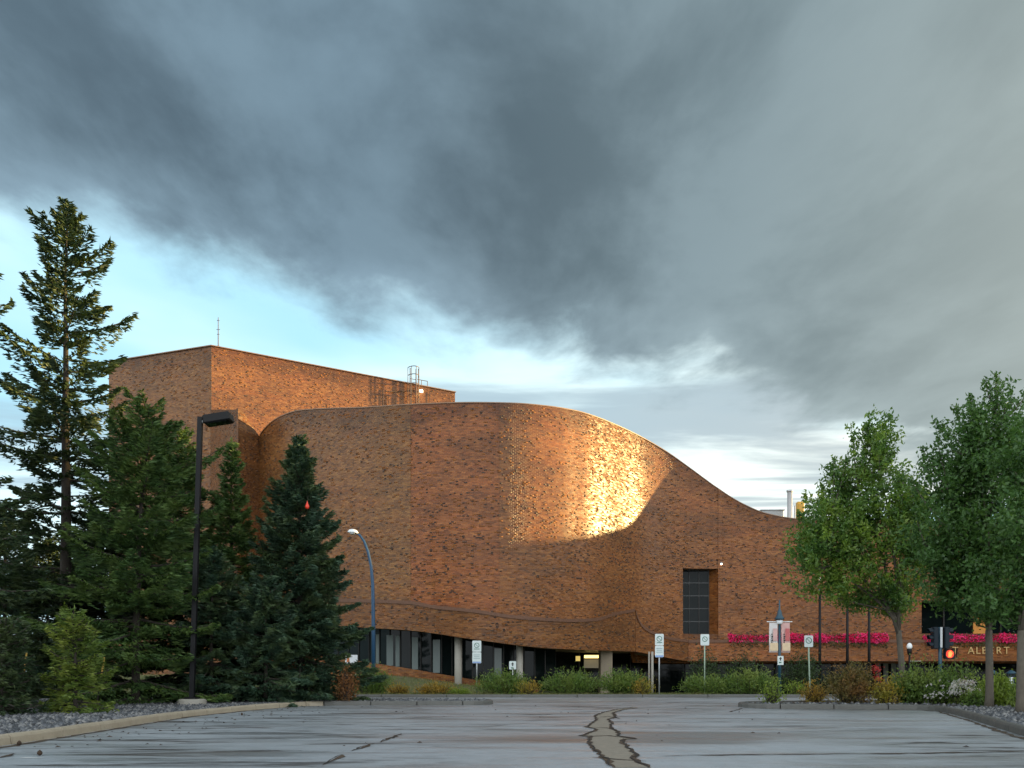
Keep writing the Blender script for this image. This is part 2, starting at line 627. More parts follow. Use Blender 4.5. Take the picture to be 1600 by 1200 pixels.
GOLD = simple('gold_letters', (0.62, 0.40, 0.17), 0.35, 0.3)

NEEDLE_D = leaf_mat('needles_dark', (0.017, 0.037, 0.017), (0.044, 0.078, 0.030), (0.066, 0.096, 0.032), 0.18, 0.55)
NEEDLE_B = leaf_mat('needles_blue', (0.023, 0.057, 0.036), (0.066, 0.118, 0.068), (0.087, 0.128, 0.049), 0.18, 0.55)
NEEDLE_G = leaf_mat('needles_green', (0.026, 0.062, 0.020), (0.090, 0.165, 0.045), (0.125, 0.190, 0.048), 0.20, 0.55)
NEEDLE_Y = leaf_mat('needles_young', (0.060, 0.115, 0.022), (0.170, 0.240, 0.045), (0.240, 0.280, 0.050), 0.25, 0.5)
NEEDLE_X = leaf_mat('needles_dead', (0.154, 0.059, 0.017), (0.238, 0.098, 0.028), (0.126, 0.063, 0.021), 0.2, 0.7)
LEAF_A = leaf_mat('leaf_ash', (0.044, 0.112, 0.028), (0.140, 0.240, 0.062), (0.225, 0.320, 0.058), 0.44, 0.36)
LEAF_B = leaf_mat('leaf_maple', (0.036, 0.090, 0.026), (0.115, 0.205, 0.058), (0.080, 0.165, 0.046), 0.40, 0.36)
SH_GREEN = leaf_mat('shrub_green', (0.059, 0.113, 0.025), (0.142, 0.226, 0.044), (0.198, 0.252, 0.058), 0.3)
SH_DARK = leaf_mat('shrub_dark', (0.017, 0.037, 0.015), (0.047, 0.083, 0.027), (0.056, 0.093, 0.031), 0.25)
SH_OLIVE = leaf_mat('shrub_olive', (0.085, 0.090, 0.028), (0.180, 0.155, 0.048), (0.250, 0.130, 0.045), 0.3)
SH_YELLOW = leaf_mat('shrub_yellow', (0.200, 0.200, 0.030), (0.360, 0.300, 0.050), (0.400, 0.250, 0.040), 0.35)
SH_ORANGE = leaf_mat('shrub_orange', (0.260, 0.150, 0.025), (0.420, 0.260, 0.045), (0.240, 0.200, 0.040), 0.35)
SH_LIME = leaf_mat('shrub_lime', (0.140, 0.210, 0.030), (0.260, 0.340, 0.060), (0.200, 0.270, 0.045), 0.4)
PINK = leaf_mat('petal_pink', (0.82, 0.022, 0.17), (0.92, 0.07, 0.30), (0.72, 0.016, 0.13), 0.3)
WHITEP = leaf_mat('petal_white', (0.62, 0.60, 0.62), (0.78, 0.74, 0.76), (0.60, 0.48, 0.58), 0.25)
GRASSM = leaf_mat('grass_blade', (0.070, 0.105, 0.028), (0.170, 0.190, 0.060), (0.22, 0.19, 0.08), 0.3)

# ------------------------------------------------------------------ the setting: ground, lot, road, kerbs, beds
zb_f = pchip([-400, -60, -9, -2.3, 1, 6, 12, 400], [0.5, 0.95, 1.08, 0.40, -0.2, -0.55, -0.7, -0.7])


def terrain_z(x, y):
    s = np.clip((y - 40.0) / 11.0, 0, 1)
    s = s * s * (3 - 2 * s)
    f = np.clip((y - 62) / 120.0, 0, 1)
    z = 0.10 + (zb_f(x) - 0.10) * s * (1 - f)
    return np.where(y < 38.3, -0.07, z)


xs = np.unique(np.concatenate([np.linspace(-900, -70, 12), np.linspace(-70, 70, 141), np.linspace(70, 900, 12)]))
ys = np.unique(np.concatenate([np.linspace(-300, 30, 10), np.array([38.25, 38.35]), np.linspace(38.5, 64, 52), np.linspace(64, 1600, 24)]))
gx, gy = np.meshgrid(xs, ys)
gz = terrain_z(gx, gy)
nx, ny = len(xs), len(ys)
idx = np.arange(nx * ny).reshape(ny, nx)
fc = np.stack([idx[:-1, :-1], idx[:-1, 1:], idx[1:, 1:], idx[1:, :-1]], -1).reshape(-1, 4)
o = link('ground', np_mesh('ground', np.stack([gx, gy, gz], -1).reshape(-1, 3), fc), GROUND, smooth=True)
tag(o, kind='structure')

rng = np.random.default_rng(7)


def sheet(name, x0, x1, y0, y1, z, step, mat):
    a = np.arange(x0, x1 + 1e-6, step)
    b_ = np.linspace(y0, y1, max(2, int((y1 - y0) / step) + 1))
    X, Yy = np.meshgrid(a, b_)
    Z = np.full_like(X, z)
    id_ = np.arange(X.size).reshape(X.shape)
    f_ = np.stack([id_[:-1, :-1], id_[:-1, 1:], id_[1:, 1:], id_[1:, :-1]], -1).reshape(-1, 4)
    ob = link(name, np_mesh(name, np.stack([X, Yy, Z], -1).reshape(-1, 3), f_), mat)
    return tag(ob, kind='structure')


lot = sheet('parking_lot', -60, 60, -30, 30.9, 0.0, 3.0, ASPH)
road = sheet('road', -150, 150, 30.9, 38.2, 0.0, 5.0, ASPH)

# cracks in the asphalt
CRACK = simple('crack_dark', (0.020, 0.012, 0.008), 0.9, var=0.5, scale=20)
CRUMB = simple('crack_brown', (0.075, 0.046, 0.026), 0.95, var=0.5, scale=16, bump=0.6)
DRY = simple('worn_asphalt', (0.235, 0.200, 0.155), 0.85, var=0.35, scale=9, bump=0.4)


def g0(px, py):
    Y = FPX * EYE / (py - HY)
    return (WX(px, Y), Y)


def resample(pts, step, jit, rnd):
    out = []
    for (a, b_) in zip(pts[:-1], pts[1:]):
        L = math.dist(a, b_)
        n = max(1, int(L / step))
        for k in range(n):
            s = k / n
            out.append((a[0] + (b_[0] - a[0]) * s + rnd.uniform(-jit, jit), a[1] + (b_[1] - a[1]) * s + rnd.uniform(-jit, jit)))
    out.append(pts[-1])
    return out


def strip(name, pts, w0, w1, z, mat, parent, seed, jit=0.03, step=0.18):
    r = random.Random(seed)
    p = resample(pts, step, jit, r)
    v, f = [], []
    for i, q in enumerate(p):
        a = p[max(0, i - 1)]
        b_ = p[min(len(p) - 1, i + 1)]
        dx, dy = b_[0] - a[0], b_[1] - a[1]
        L = math.hypot(dx, dy) or 1
        nx_, ny_ = -dy / L, dx / L
        w = r.uniform(w0, w1) * 0.5
        if i in (0, len(p) - 1):
            w *= 0.2
        v += [(q[0] + nx_ * w, q[1] + ny_ * w, z), (q[0] - nx_ * w * r.uniform(0.5, 1.2), q[1] - ny_ * w * r.uniform(0.5, 1.2), z)]
        if i:
            k = 2 * i
            f.append((k - 2, k - 1, k + 1, k))
    return MB().add(v, f).build(name, mat, parent)


crL = [g0(*q) for q in ((958, 1200), (948, 1188), (930, 1172), (921, 1160), (924, 1151), (908, 1150), (925, 1144), (932, 1140), (917, 1136), (932, 1126), (930, 1118), (944, 1113), (960, 1109), (990, 1105))]
crR = [g0(*q) for q in ((1018, 1200), (1000, 1192), (988, 1185), (996, 1181), (983, 1170), (973, 1160), (975, 1155), (992, 1155), (966, 1150), (965, 1143), (955, 1138), (956, 1130), (950, 1124), (962, 1122), (958, 1114), (975, 1109), (998, 1106))]
v, f = [], []
n_ = 40
La, Ra = resample(crL, 0.25, 0, random.Random(1)), resample(crR, 0.25, 0, random.Random(1))


def along(p, s):
    return p[min(len(p) - 1, int(s * (len(p) - 1)))]


yy = np.linspace(min(crL[0][1], crR[0][1]), max(crL[-1][1], crR[-1][1]), 60)
lx = np.interp(yy, [q[1] for q in sorted(crL, key=lambda q: q[1])], [q[0] for q in sorted(crL, key=lambda q: q[1])])
rx_ = np.interp(yy, [q[1] for q in sorted(crR, key=lambda q: q[1])], [q[0] for q in sorted(crR, key=lambda q: q[1])])
for i in range(60):
    v += [(lx[i], yy[i], 0.004), (max(rx_[i], lx[i] + 0.02), yy[i], 0.004)]
    if i:
        f.append((2 * i - 2, 2 * i - 1, 2 * i + 1, 2 * i))
MB().add(v, f).build('worn_patch', DRY, lot)
for k, cr in enumerate((crL, crR)):
    strip('crack_edge', cr, 0.03, 0.11, 0.008, CRUMB, lot, 20 + k)
    strip('crack', cr, 0.015, 0.05, 0.012, CRACK, lot, 30 + k)
for k, q in enumerate((((720, 1096.5), (850, 1097.5), (960, 1099), (1060, 1098), (1150, 1097)), ((700, 1101), (780, 1102), (850, 1104)),
                       ((500, 1196), (535, 1180)), ((548, 1174), (585, 1162)), ((592, 1160), (628, 1147)), ((300, 1140), (380, 1137), (430, 1138)), ((1030, 1182), (1150, 1180), (1400, 1178), (1600, 1175)),
                       ((0, 1185), (14, 1182), (22, 1178)), ((780, 1115), (850, 1117), (865, 1116)), ((905, 1151), (950, 1150), (992, 1155)), ((928, 1184), (960, 1187), (1010, 1190)), ((920, 1137), (950, 1138), (968, 1143)), ((935, 1121), (950, 1120), (968, 1123)), ((1140, 1113), (1160, 1107)))):
    q = [g0(*a) for a in q]
    strip('crack_edge', q, 0.02, 0.10, 0.008, CRUMB, lot, 50 + k, 0.04, 0.2)
    strip('crack', q, 0.008, 0.035, 0.012, CRACK, lot, 60 + k, 0.03, 0.2)

# debris on the asphalt: cones and fallen leaves
LITTER = simple('leaf_litter', (0.045, 0.026, 0.014), 0.9, var=0.6, scale=30)
rr = random.Random(3)
mb = MB()
for k in range(170):
    Y = rr.uniform(11.5, 29)
    side = rr.random()
    X = -7.1 + abs(rr.gauss(0, 0.9)) if side < 0.6 else rr.uniform(-6, 8)
    if side < 0.6 and Y > 27:
        continue
    s = rr.uniform(0.02, 0.05)
    a = rr.uniform(0, 6.28)
    mb.add([(X + s * math.cos(a), Y + s * math.sin(a), 0.012), (X - s * 0.6 * math.sin(a), Y + s * 0.6 * math.cos(a), 0.010 + s * 0.5), (X - s * math.cos(a), Y - s * math.sin(a), 0.012), (X + s * 0.6 * math.sin(a), Y - s * 0.6 * math.cos(a), 0.016)], [(0, 1, 2, 3)])
tag(mb.build('fallen_leaves', LITTER), 'dark dry leaves and twigs scattered on the wet asphalt', 'leaf litter', kind='stuff')
for k, (cpx, cpy) in enumerate(((378, 1118), (30, 1165), (62, 1181))):
    X, Y = g0(cpx, cpy)
    m_ = MB()
    m_.lathe((X, Y, 0.005), [(0.01, 0), (0.028, 0.015), (0.033, 0.03), (0.025, 0.05), (0.01, 0.065), (0.002, 0.07)], 8)
    for ring in range(5):
        for j in range(7):
            a = j * 0.9 + ring * 0.45
            r_ = 0.028 - abs(ring - 2) * 0.004
            z_ = 0.012 + ring * 0.01
            m_.add([(X + r_ * math.cos(a - .3), Y + r_ * math.sin(a - .3), z_), (X + (r_ + .011) * math.cos(a), Y + (r_ + .011) * math.sin(a), z_ + .007), (X + r_ * math.cos(a + .3), Y + r_ * math.sin(a + .3), z_ + .004)], [(0, 1, 2)])
    o = m_.build('pine_cone', LITTER)
    tag(o, ('dark cone lying on the lot near the black lamp post', 'dark cone beside the kerb at the left edge of the lot', 'dark cone on the wet lot, nearest to the bottom left corner')[k], 'cone', 'cones on the asphalt')

DIRT = simple('kerb_dirt', (0.085, 0.060, 0.038), 0.95, var=0.6, scale=22, bump=0.8)
strip('gutter_dirt', [(-7.08, 9.5), (-7.1, 11.7), (-7.48, 16), (-7.82, 20.3), (-7.52, 24), (-7.0, 26.6)], 0.03, 0.20, 0.006, DIRT, lot, 91, 0.03, 0.22)
strip('gutter_dirt', [(7.1, 10), (8.32, 13.8), (10.16, 18.5), (11.9, 23.2), (11.85, 24.2), (11.3, 24.6), (8.2, 24.95), (7.4, 25.3)], 0.03, 0.18, 0.006, DIRT, lot, 92, 0.03, 0.22)
# paint scrap of a parking line
PAINT = simple('worn_white_paint', (0.6, 0.6, 0.58), 0.7, var=0.4, scale=14)
a, b_ = g0(30, 1184), g0(68, 1185)
strip('painted_line', [a, b_], 0.05, 0.10, 0.006, PAINT, lot, 77, 0.0, 0.1)

bedL = [(-7.2, -8), (-7.2, 11.7), (-7.6, 16), (-7.95, 20.3), (-7.65, 24), (-7.1, 27.0), (-6.5, 28.0), (-1.4, 28.2), (-0.85, 28.7), (-0.62, 29.6), (-0.8, 30.6), (-1.5, 31.3), (-40, 31.6)]
bedR = [(6.5, -8), (6.6, 6), (7.2, 10), (8.45, 13.8), (10.3, 18.5), (12.1, 23.4), (12.0, 24.4), (11.4, 24.75), (8.3, 25.1), (7.5, 25.5), (7.2, 26.4), (7.4, 27.4), (8.2, 28.3), (12, 29.6), (45, 30.4)]


def smooth_poly(pts, it=2):
    for _ in range(it):
        q = [pts[0]]
        for a_, b2 in zip(pts[:-1], pts[1:]):
            q.append((a_[0] * .75 + b2[0] * .25, a_[1] * .75 + b2[1] * .25))
            q.append((a_[0] * .25 + b2[0] * .75, a_[1] * .25 + b2[1] * .75))
        q.append(pts[-1])
        pts = q
    return pts


def offset_line(pts, d):
    out = []
    for i, q in enumerate(pts):
        a_ = pts[max(0, i - 1)]
        b2 = pts[min(len(pts) - 1, i + 1)]
        dx, dy = b2[0] - a_[0], b2[1] - a_[1]
        L = math.hypot(dx, dy) or 1
        out.append((q[0] - dy / L * d, q[1] + dx / L * d))
    return out


def kerb_run(name, pts, side, mat, seg=1.55, w=0.16, h=0.15, cut=None):
    """segments of precast kerb along pts; side=+1: the bed lies to the left of travel"""
    root = tag(empty(name, (pts[0][0], pts[0][1], 0)), kind='structure')
    P_ = [Vector((p[0], p[1], 0)) for p in pts]
    S = [0]
    for a_, b2 in zip(P_[:-1], P_[1:]):
        S.append(S[-1] + (b2 - a_).length)

    def at(s):
        i = min(max(np.searchsorted(S, s) - 1, 0), len(P_) - 2)
        k = (s - S[i]) / max(1e-6, S[i + 1] - S[i])
        return P_[i].lerp(P_[i + 1], k), (P_[i + 1] - P_[i]).normalized()
    s = 0
    r = random.Random(int(S[-1] * 10))
    while s < S[-1] - 0.2:
        e = min(s + seg, S[-1])
        prof = [(0.0, -0.05), (0.012, h - 0.045), (0.035, h - 0.012), (0.06, h), (w - 0.015, h), (w, h - 0.015), (w, -0.05)]
        v_, f_ = [], []
        n = 4
        dz = r.uniform(-0.006, 0.006)
        for k in range(n + 1):
            p, d = at(s + 0.016 + (e - s - 0.032) * k / n)
            _, d2 = at(min(S[-1], s + 0.1 + (e - s) * k / n))
            d = (d + d2).normalized()
            nrm = Vector((-d.y, d.x, 0)) * side
            for (a_, z_) in prof:
                q = p + nrm * a_
                v_.append((q.x, q.y, z_ + (dz if z_ > 0 else 0)))
            if k:
                m0 = (k - 1) * 7
                for j in range(6):
                    f_.append((m0 + j, m0 + j + 1, m0 + 8 + j, m0 + 7 + j))
        f_.append(tuple(range(6, -1, -1)))
        f_.append(tuple(n * 7 + j for j in range(7)))
        MB().add(v_, f_).build('kerb_segment', mat, root)
        s = e
    return root


bl = smooth_poly(bedL, 2)
br = smooth_poly(bedR, 2)
ic = max(i for i, q in enumerate(bl) if q[1] < 27.9)
kerb_run('kerb_left', bl[:ic + 1], 1, KERBM)
kerb_run('kerb_island', bl[ic:], 1, KERBG)
kerb_run('kerb_right', br, -1, KERBG)
kerb_run('kerb_far', [(-60, 38.2), (0, 38.2), (60, 38.2)], 1, KERBG, seg=3.0)


def bed(name, pts, d, extra, mat, z):
    inner = offset_line(pts, d)
    poly = inner + extra
    ob = MB().add([(x_, y_, z) for x_, y_ in poly], [tuple(range(len(poly)))]).build(name, mat)
    return tag(ob, kind='structure'), poly


bedo, polyL = bed('gravel_bed', bl, 0.15, [(-40, -8)], SOIL, 0.105)
bedo2, polyR = bed('planting_bed', br, -0.15, [(45, -8)], SOIL, 0.105)


def in_poly(x, y, poly):
    inside = np.zeros(len(x), bool)
    j = len(poly) - 1
    for i in range(len(poly)):
        xi, yi = poly[i]
        xj, yj = poly[j]
        c = ((yi > y) != (yj > y)) & (x < (xj - xi) * (y - yi) / (yj - yi + 1e-12) + xi)
        inside ^= c
        j = i
    return inside


OCT = np.array([(1, 0, 0), (-1, 0, 0), (0, 1, 0), (0, -1, 0), (0, 0, 1), (0, 0, -1)], float)
OCF = np.array([(0, 2, 4), (2, 1, 4), (1, 3, 4), (3, 0, 4), (2, 0, 5), (1, 2, 5), (3, 1, 5), (0, 3, 5)])


def stones(name, x, y, z0, smin, smax, mat, label, seed):
    r = np.random.default_rng(seed)
    n = len(x)
    s = r.uniform(smin, smax, n)
    a = r.uniform(0, 6.28, n)
    sc = np.stack([s, s * r.uniform(.6, 1, n), s * r.uniform(.45, .8, n)], -1)
    pts = OCT[None] * sc[:, None] * r.uniform(.7, 1.25, (n, 6, 1))
    ca, sa = np.cos(a)[:, None], np.sin(a)[:, None]
    X = pts[..., 0] * ca - pts[..., 1] * sa + x[:, None]
    Yv = pts[..., 0] * sa + pts[..., 1] * ca + y[:, None]
    Z = pts[..., 2] + (z0 + s * 0.2)[:, None]
    F = (OCF[None] + (np.arange(n) * 6)[:, None, None]).reshape(-1, 3)
    ob = link(name, np_mesh(name, np.stack([X, Yv, Z], -1).reshape(-1, 3), F), mat)
    return tag(ob, label, 'gravel', kind='stuff')


def stone_mat():
    m, t, b, out = new_mat('gravel_stone')
    g = t.n('ShaderNodeNewGeometry')
    ramp = t.n('ShaderNodeValToRGB')
    e = ramp.color_ramp.elements
    e[0].color = (0.030, 0.030, 0.032, 1)
    e[1].color = (0.24, 0.23, 0.22, 1)
    el = e.new(0.55)
    el.color = (0.095, 0.10, 0.11, 1)
    t.l(g.outputs['Random Per Island'], ramp.inputs[0])
    t.l(ramp.outputs[0], b.inputs['Base Color'])
    b.inputs['Roughness'].default_value = 0.6
    return m


STONEM = stone_mat()
x_ = rng.uniform(-17, -0.5, 42000)
y_ = rng.uniform(9.5, 31.5, 42000)
k_ = in_poly(x_, y_, polyL) & ((x_ > -10.5 - (28 - y_) * 0.35) | (y_ > 27)) & (x_ > -0.62 * y_)
stones('gravel', x_[k_], y_[k_], 0.115, 0.035, 0.085, STONEM, 'grey river gravel filling the bed behind the left kerb', 11)
x_ = rng.uniform(7, 22, 30000)
y_ = rng.uniform(12, 27, 30000)
k_ = in_poly(x_, y_, polyR) & (x_ < 0.64 * y_) & ((y_ < 23) | (rng.random(30000) < 0.18))
stones('gravel', x_[k_], y_[k_], 0.115, 0.035, 0.085, STONEM, 'dark grey gravel behind the right hand kerb', 12)

# ------------------------------------------------------------------ the brick building
planY = pchip([405, 440, 500, 560, 620, 680, 740, 780, 820, 860, 880, 900, 920, 940, 960, 980, 1000, 1020, 1040, 1060, 1090, 1130, 1300, 3000],
              [58.5, 56.3, 53.7, 51.6, 50.0, 49.15, 48.95, 49.15, 49.6, 50.45, 51.05, 51.8, 52.6, 53.65, 54.95, 56.35, 57.6, 58.5, 59.15, 59.55, 59.9, 60.0, 60.0, 60.0])
topPy = pchip([405, 420, 440, 470, 520, 560, 640, 740, 800, 850, 900, 930, 960, 1000, 1040, 1080, 1120, 1160, 1200, 1250, 1320, 3000],
              [681, 663, 650, 641, 638, 637, 632, 629, 630, 634, 642, 651, 663, 682, 705, 733, 762, 787, 803, 811, 813, 813])
fasTop = pchip([500, 640, 680, 740, 800, 850, 900, 935, 960, 993], [936, 940, 947, 953, 962, 966, 968, 966, 958, 952])
sofPy = pchip([480, 560, 640, 740, 860, 990], [974, 980, 985, 999, 1013, 1018])

bld = empty('brick_civic_building', (0, 50, 0), 'large curving brown brick building with a sweeping roofline across the street', 'building')


def wall_strip(name, pxs, Yf, zlo, zhi, tint, off=0.0, cap=0.35, uv0=0.0, parent=bld, mat=BRICK, thick=True):
    """vertical curved wall: outer face, top and inner face; UV = (arc length, height)"""
    pts = np.array([[WX(p, Yf(p)), float(Yf(p))] for p in pxs])
    d = np.gradient(pts, axis=0)
    d /= np.linalg.norm(d, axis=1)[:, None]
    nrm = np.stack([d[:, 1], -d[:, 0]], -1)      # towards the viewer
    outer = pts + nrm * off
    inner = pts - nrm * cap
    S = np.concatenate([[0], np.cumsum(np.linalg.norm(np.diff(pts, axis=0), axis=1))]) + uv0
    n = len(pxs)
    zl = np.array([float(zlo(p)) for p in pxs])
    zh = np.array([float(zhi(p)) for p in pxs])
    v_, f_, uv = [], [], []
    for i in range(n):
        v_ += [(*outer[i], zl[i]), (*outer[i], zh[i]), (*inner[i], zh[i]), (*inner[i], zl[i])]
    for i in range(n - 1):
        a_, c_ = 4 * i, 4 * i + 4
        for (p, q, up_, uq) in ((0, 1, 'l', 'h'), (1, 2, 'h', 'c'), (2, 3, 'h', 'l'), (3, 0, 'l', 'c')):
            f_.append((a_ + p, c_ + p, c_ + q, a_ + q))
            if p == 0:
                uv += [(S[i], zl[i]), (S[i + 1], zl[i + 1]), (S[i + 1], zh[i + 1]), (S[i], zh[i])]
            elif p == 1:
                uv += [(S[i], zh[i]), (S[i + 1], zh[i + 1]), (S[i + 1], zh[i + 1] + cap), (S[i], zh[i] + cap)]
            elif p == 2:
                uv += [(S[i], zh[i]), (S[i + 1], zh[i + 1]), (S[i + 1], zl[i + 1]), (S[i], zl[i])]
            else:
                uv += [(S[i], 0), (S[i + 1], 0), (S[i + 1], cap), (S[i], cap)]
    for e_ in (0, n - 1):
        f_.append((4 * e_, 4 * e_ + 1, 4 * e_ + 2, 4 * e_ + 3) if e_ == 0 else (4 * e_ + 3, 4 * e_ + 2, 4 * e_ + 1, 4 * e_))
        q = [(0, zl[e_]), (0, zh[e_]), (cap, zh[e_]), (cap, zl[e_])]
        uv += q if e_ == 0 else q[::-1]
    me = bpy.data.meshes.new(name)
    me.from_pydata(v_, [], f_)
    ul = me.uv_layers.new(name='UVMap')
    ul.data.foreach_set('uv', np.array(uv, np.float32).ravel())
    cl_ = me.uv_layers.new(name='Crest')
    uva = np.array(uv, np.float32)
    ztop = {}
    cr = uva.copy()
    loops = np.zeros(len(me.loops), np.int32)
    me.loops.foreach_get('vertex_index', loops)
    vi = loops // 4
    hz_ = np.array([p[2] for p in v_], np.float32)[loops]
    cr[:, 0] = S[vi]
    cr[:, 1] = zh[vi] - hz_ + (6.0 if name not in ('hall_wall', 'tower_wall', 'wing_wall', 'return_wall') else 0.0)
    cl_.data.foreach_set('uv', cr.ravel())
    me.uv_layers['UVMap'].active = True
    me.uv_layers['UVMap'].active_render = True
    me.update()
    ob = link(name, me, mat, parent)
    ob.color = (*tint, 1)
    return ob, outer, nrm, S, zl, zh


rb = np.random.default_rng(5)
HDR_V, HDR_F = [], []
BOXF = np.array([(0, 3, 2, 1), (4, 5, 6, 7), (0, 1, 5, 4), (1, 2, 6, 5), (2, 3, 7, 6), (3, 0, 4, 7)])


def header_bricks(res, dens, parent, proud=0.024, skip=None, size=(0.135, 0.062)):
    proud_bricks(res, dens * 1.5, parent, proud, skip, size, DARKBRICK, 'projecting_bricks')
    proud_bricks(res, 5.0, parent, 0.009, skip, (0.22, 0.066), RELIEF, 'relief_bricks')


def relief_mat():
    m, t, b, out = new_mat('relief_brick')
    g = t.n('ShaderNodeNewGeometry')
    ramp = t.n('ShaderNodeValToRGB')
    e = ramp.color_ramp.elements
    e[0].color = (0.14, 0.052, 0.017, 1)
    e[1].color = (0.27, 0.098, 0.026, 1)
    t.l(g.outputs['Random Per Island'], ramp.inputs[0])
    t.l(ramp.outputs[0], b.inputs['Base Color'])
    b.inputs['Roughness'].default_value = 0.7
    b.inputs['Specular IOR Level'].default_value = 0.2
    return m


RELIEF = relief_mat()


def proud_bricks(res, dens, parent, proud, skip, size, mat, nm):
    """dark header bricks set proud of the wall, too small to count"""
    ob, outer, nrm, S, zl, zh = res
    area = float(np.sum(np.diff(S) * ((zh - zl)[1:])))
    n = int(area * dens * 1.8)
    s = rb.uniform(S[0], S[-1], n)
    # clusters
    z = np.interp(s, S, zl) + rb.random(n) * np.interp(s, S, zh - zl)
    cl = (np.sin(s * 0.9 + 1.7 * np.sin(z * 0.55)) + np.sin(z * 0.8 + 1.3 * np.sin(s * .4 + 2))) * 0.25 + 0.5
    keep = rb.random(n) < (0.25 + 0.75 * np.clip(cl, 0, 1)) * 0.85
    keep &= z < np.interp(s, S, zh) - 0.15
    keep &= z > np.interp(s, S, zl) + 0.1
    s, z = s[keep], z[keep]
    z = np.round(z / 0.085) * 0.085 - 0.0425
    s = np.round(s / 0.13) * 0.13
    X = np.interp(s, S, outer[:, 0])
    Yv = np.interp(s, S, outer[:, 1])
    nx_ = np.interp(s, S, nrm[:, 0])
    ny_ = np.interp(s, S, nrm[:, 1])
    if skip is not None:
        k = skip(X, Yv, z)
        X, Yv, nx_, ny_, z = X[k], Yv[k], nx_[k], ny_[k], z[k]
    n = len(z)
    if n == 0:
        return
    tx, ty = -ny_, nx_
    pr = rb.uniform(0.5, 1.2, n) * proud
    w = size[0] * rb.uniform(0.8, 1.15, n) / 2
    h = size[1] / 2
    V = np.zeros((n, 8, 3))
    for i, (a_, d_, hh) in enumerate(((-1, 1, -1), (1, 1, -1), (1, -1, -1), (-1, -1, -1), (-1, 1, 1), (1, 1, 1), (1, -1, 1), (-1, -1, 1))):
        dd = np.where(d_ > 0, pr, -0.05)
        V[:, i, 0] = X + tx * w * a_ + nx_ * dd
        V[:, i, 1] = Yv + ty * w * a_ + ny_ * dd
        V[:, i, 2] = z + h * hh
    F = (BOXF[None] + (np.arange(n) * 8)[:, None, None]).reshape(-1, 4)
    hb = link(nm, np_mesh(nm, V.reshape(-1, 3), F), mat, parent)
    hb['kind'] = 'stuff'


def rng_px(a, b_, step=8):
    n = max(3, int(abs(b_ - a) / step))
    return np.linspace(a, b_, n)


def Yw(p):
    return planY(p)


def z_top(p):
    return WZ(topPy(p), planY(p))


def z_sof(p):
    return WZ(sofPy(p), planY(p)) + 0.1


# hall wall: panels between the vertical brick joints
cuts = [405, 585, 642, 780, 893, 1062]
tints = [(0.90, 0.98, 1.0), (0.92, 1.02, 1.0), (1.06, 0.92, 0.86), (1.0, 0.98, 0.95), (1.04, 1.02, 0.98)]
dens = [1.6, 1.2, 3.0, 2.2, 3.2]
u0 = 0
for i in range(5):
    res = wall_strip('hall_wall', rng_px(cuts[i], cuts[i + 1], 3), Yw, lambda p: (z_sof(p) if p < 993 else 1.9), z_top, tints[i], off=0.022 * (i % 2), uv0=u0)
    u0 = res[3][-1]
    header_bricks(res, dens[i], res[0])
# metal coping along the crest
cp = [p for p in rng_px(406, 1260, 8)]
pts = []
for p in cp:
    Y = float(planY(p))
    pts.append((WX(p, Y), Y, float(z_top(p)) + 0.03))
v, f = [], []
for i, q in enumerate(pts):
    a, b_ = Vector(pts[max(0, i - 1)]), Vector(pts[min(len(pts) - 1, i + 1)])
    d = (b_ - a)
    nn = Vector((d.y, -d.x, 0)).normalized()
    o1, o2 = Vector(q) + nn * 0.05, Vector(q) - nn * 0.40
    v += [(o1.x, o1.y, q[2] - 0.06), (o1.x, o1.y, q[2]), (o2.x, o2.y, q[2] + 0.02)]
    if i:
        k = 3 * i
        f += [(k - 3, k, k + 1, k - 2), (k - 2, k + 1, k + 2, k - 1)]
MB().add(v, f).build('coping', COPING, bld)

# the notch at the left: a short brick return rising to the tower
notchY = pchip([328, 372, 374, 405], [66.0, 56.2, 56.2, 58.5])
lz = 0.5
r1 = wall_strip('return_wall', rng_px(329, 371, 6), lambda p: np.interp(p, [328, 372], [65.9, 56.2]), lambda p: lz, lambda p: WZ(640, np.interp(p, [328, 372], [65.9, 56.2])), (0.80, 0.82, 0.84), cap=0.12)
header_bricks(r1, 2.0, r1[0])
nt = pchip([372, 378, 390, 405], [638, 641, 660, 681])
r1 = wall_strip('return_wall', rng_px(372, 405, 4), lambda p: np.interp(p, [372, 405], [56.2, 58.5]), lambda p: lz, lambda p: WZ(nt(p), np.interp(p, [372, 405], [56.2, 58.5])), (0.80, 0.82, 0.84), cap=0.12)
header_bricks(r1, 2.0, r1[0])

# stage tower
TA = (WX(170, 69.4), 69.4)
TB = (WX(330.5, 66.0), 66.0)
TC = (WX(711, 76.8), 76.8)
TD = (TC[0] - 14, TC[1] + 16)
TE = (TA[0] - 4, TA[1] + 18)
TZ = WZ(541, 66.0)


def flat_wall(name, A, B, z0, z1, tint, parent=bld, mat=BRICK, cap=0.4, n=12, uv0=0.0):
    P_ = [(A[0] + (B[0] - A[0]) * i / n, A[1] + (B[1] - A[1]) * i / n) for i in range(n + 1)]
    pxs = [CX + FPX * x / y for x, y in P_]
    Ym = {round(p, 4): y for p, (x, y) in zip(pxs, P_)}
    return wall_strip(name, pxs, lambda p: Ym[round(p, 4)], lambda p: z0, lambda p: z1, tint, cap=cap, parent=parent, mat=mat, uv0=uv0)


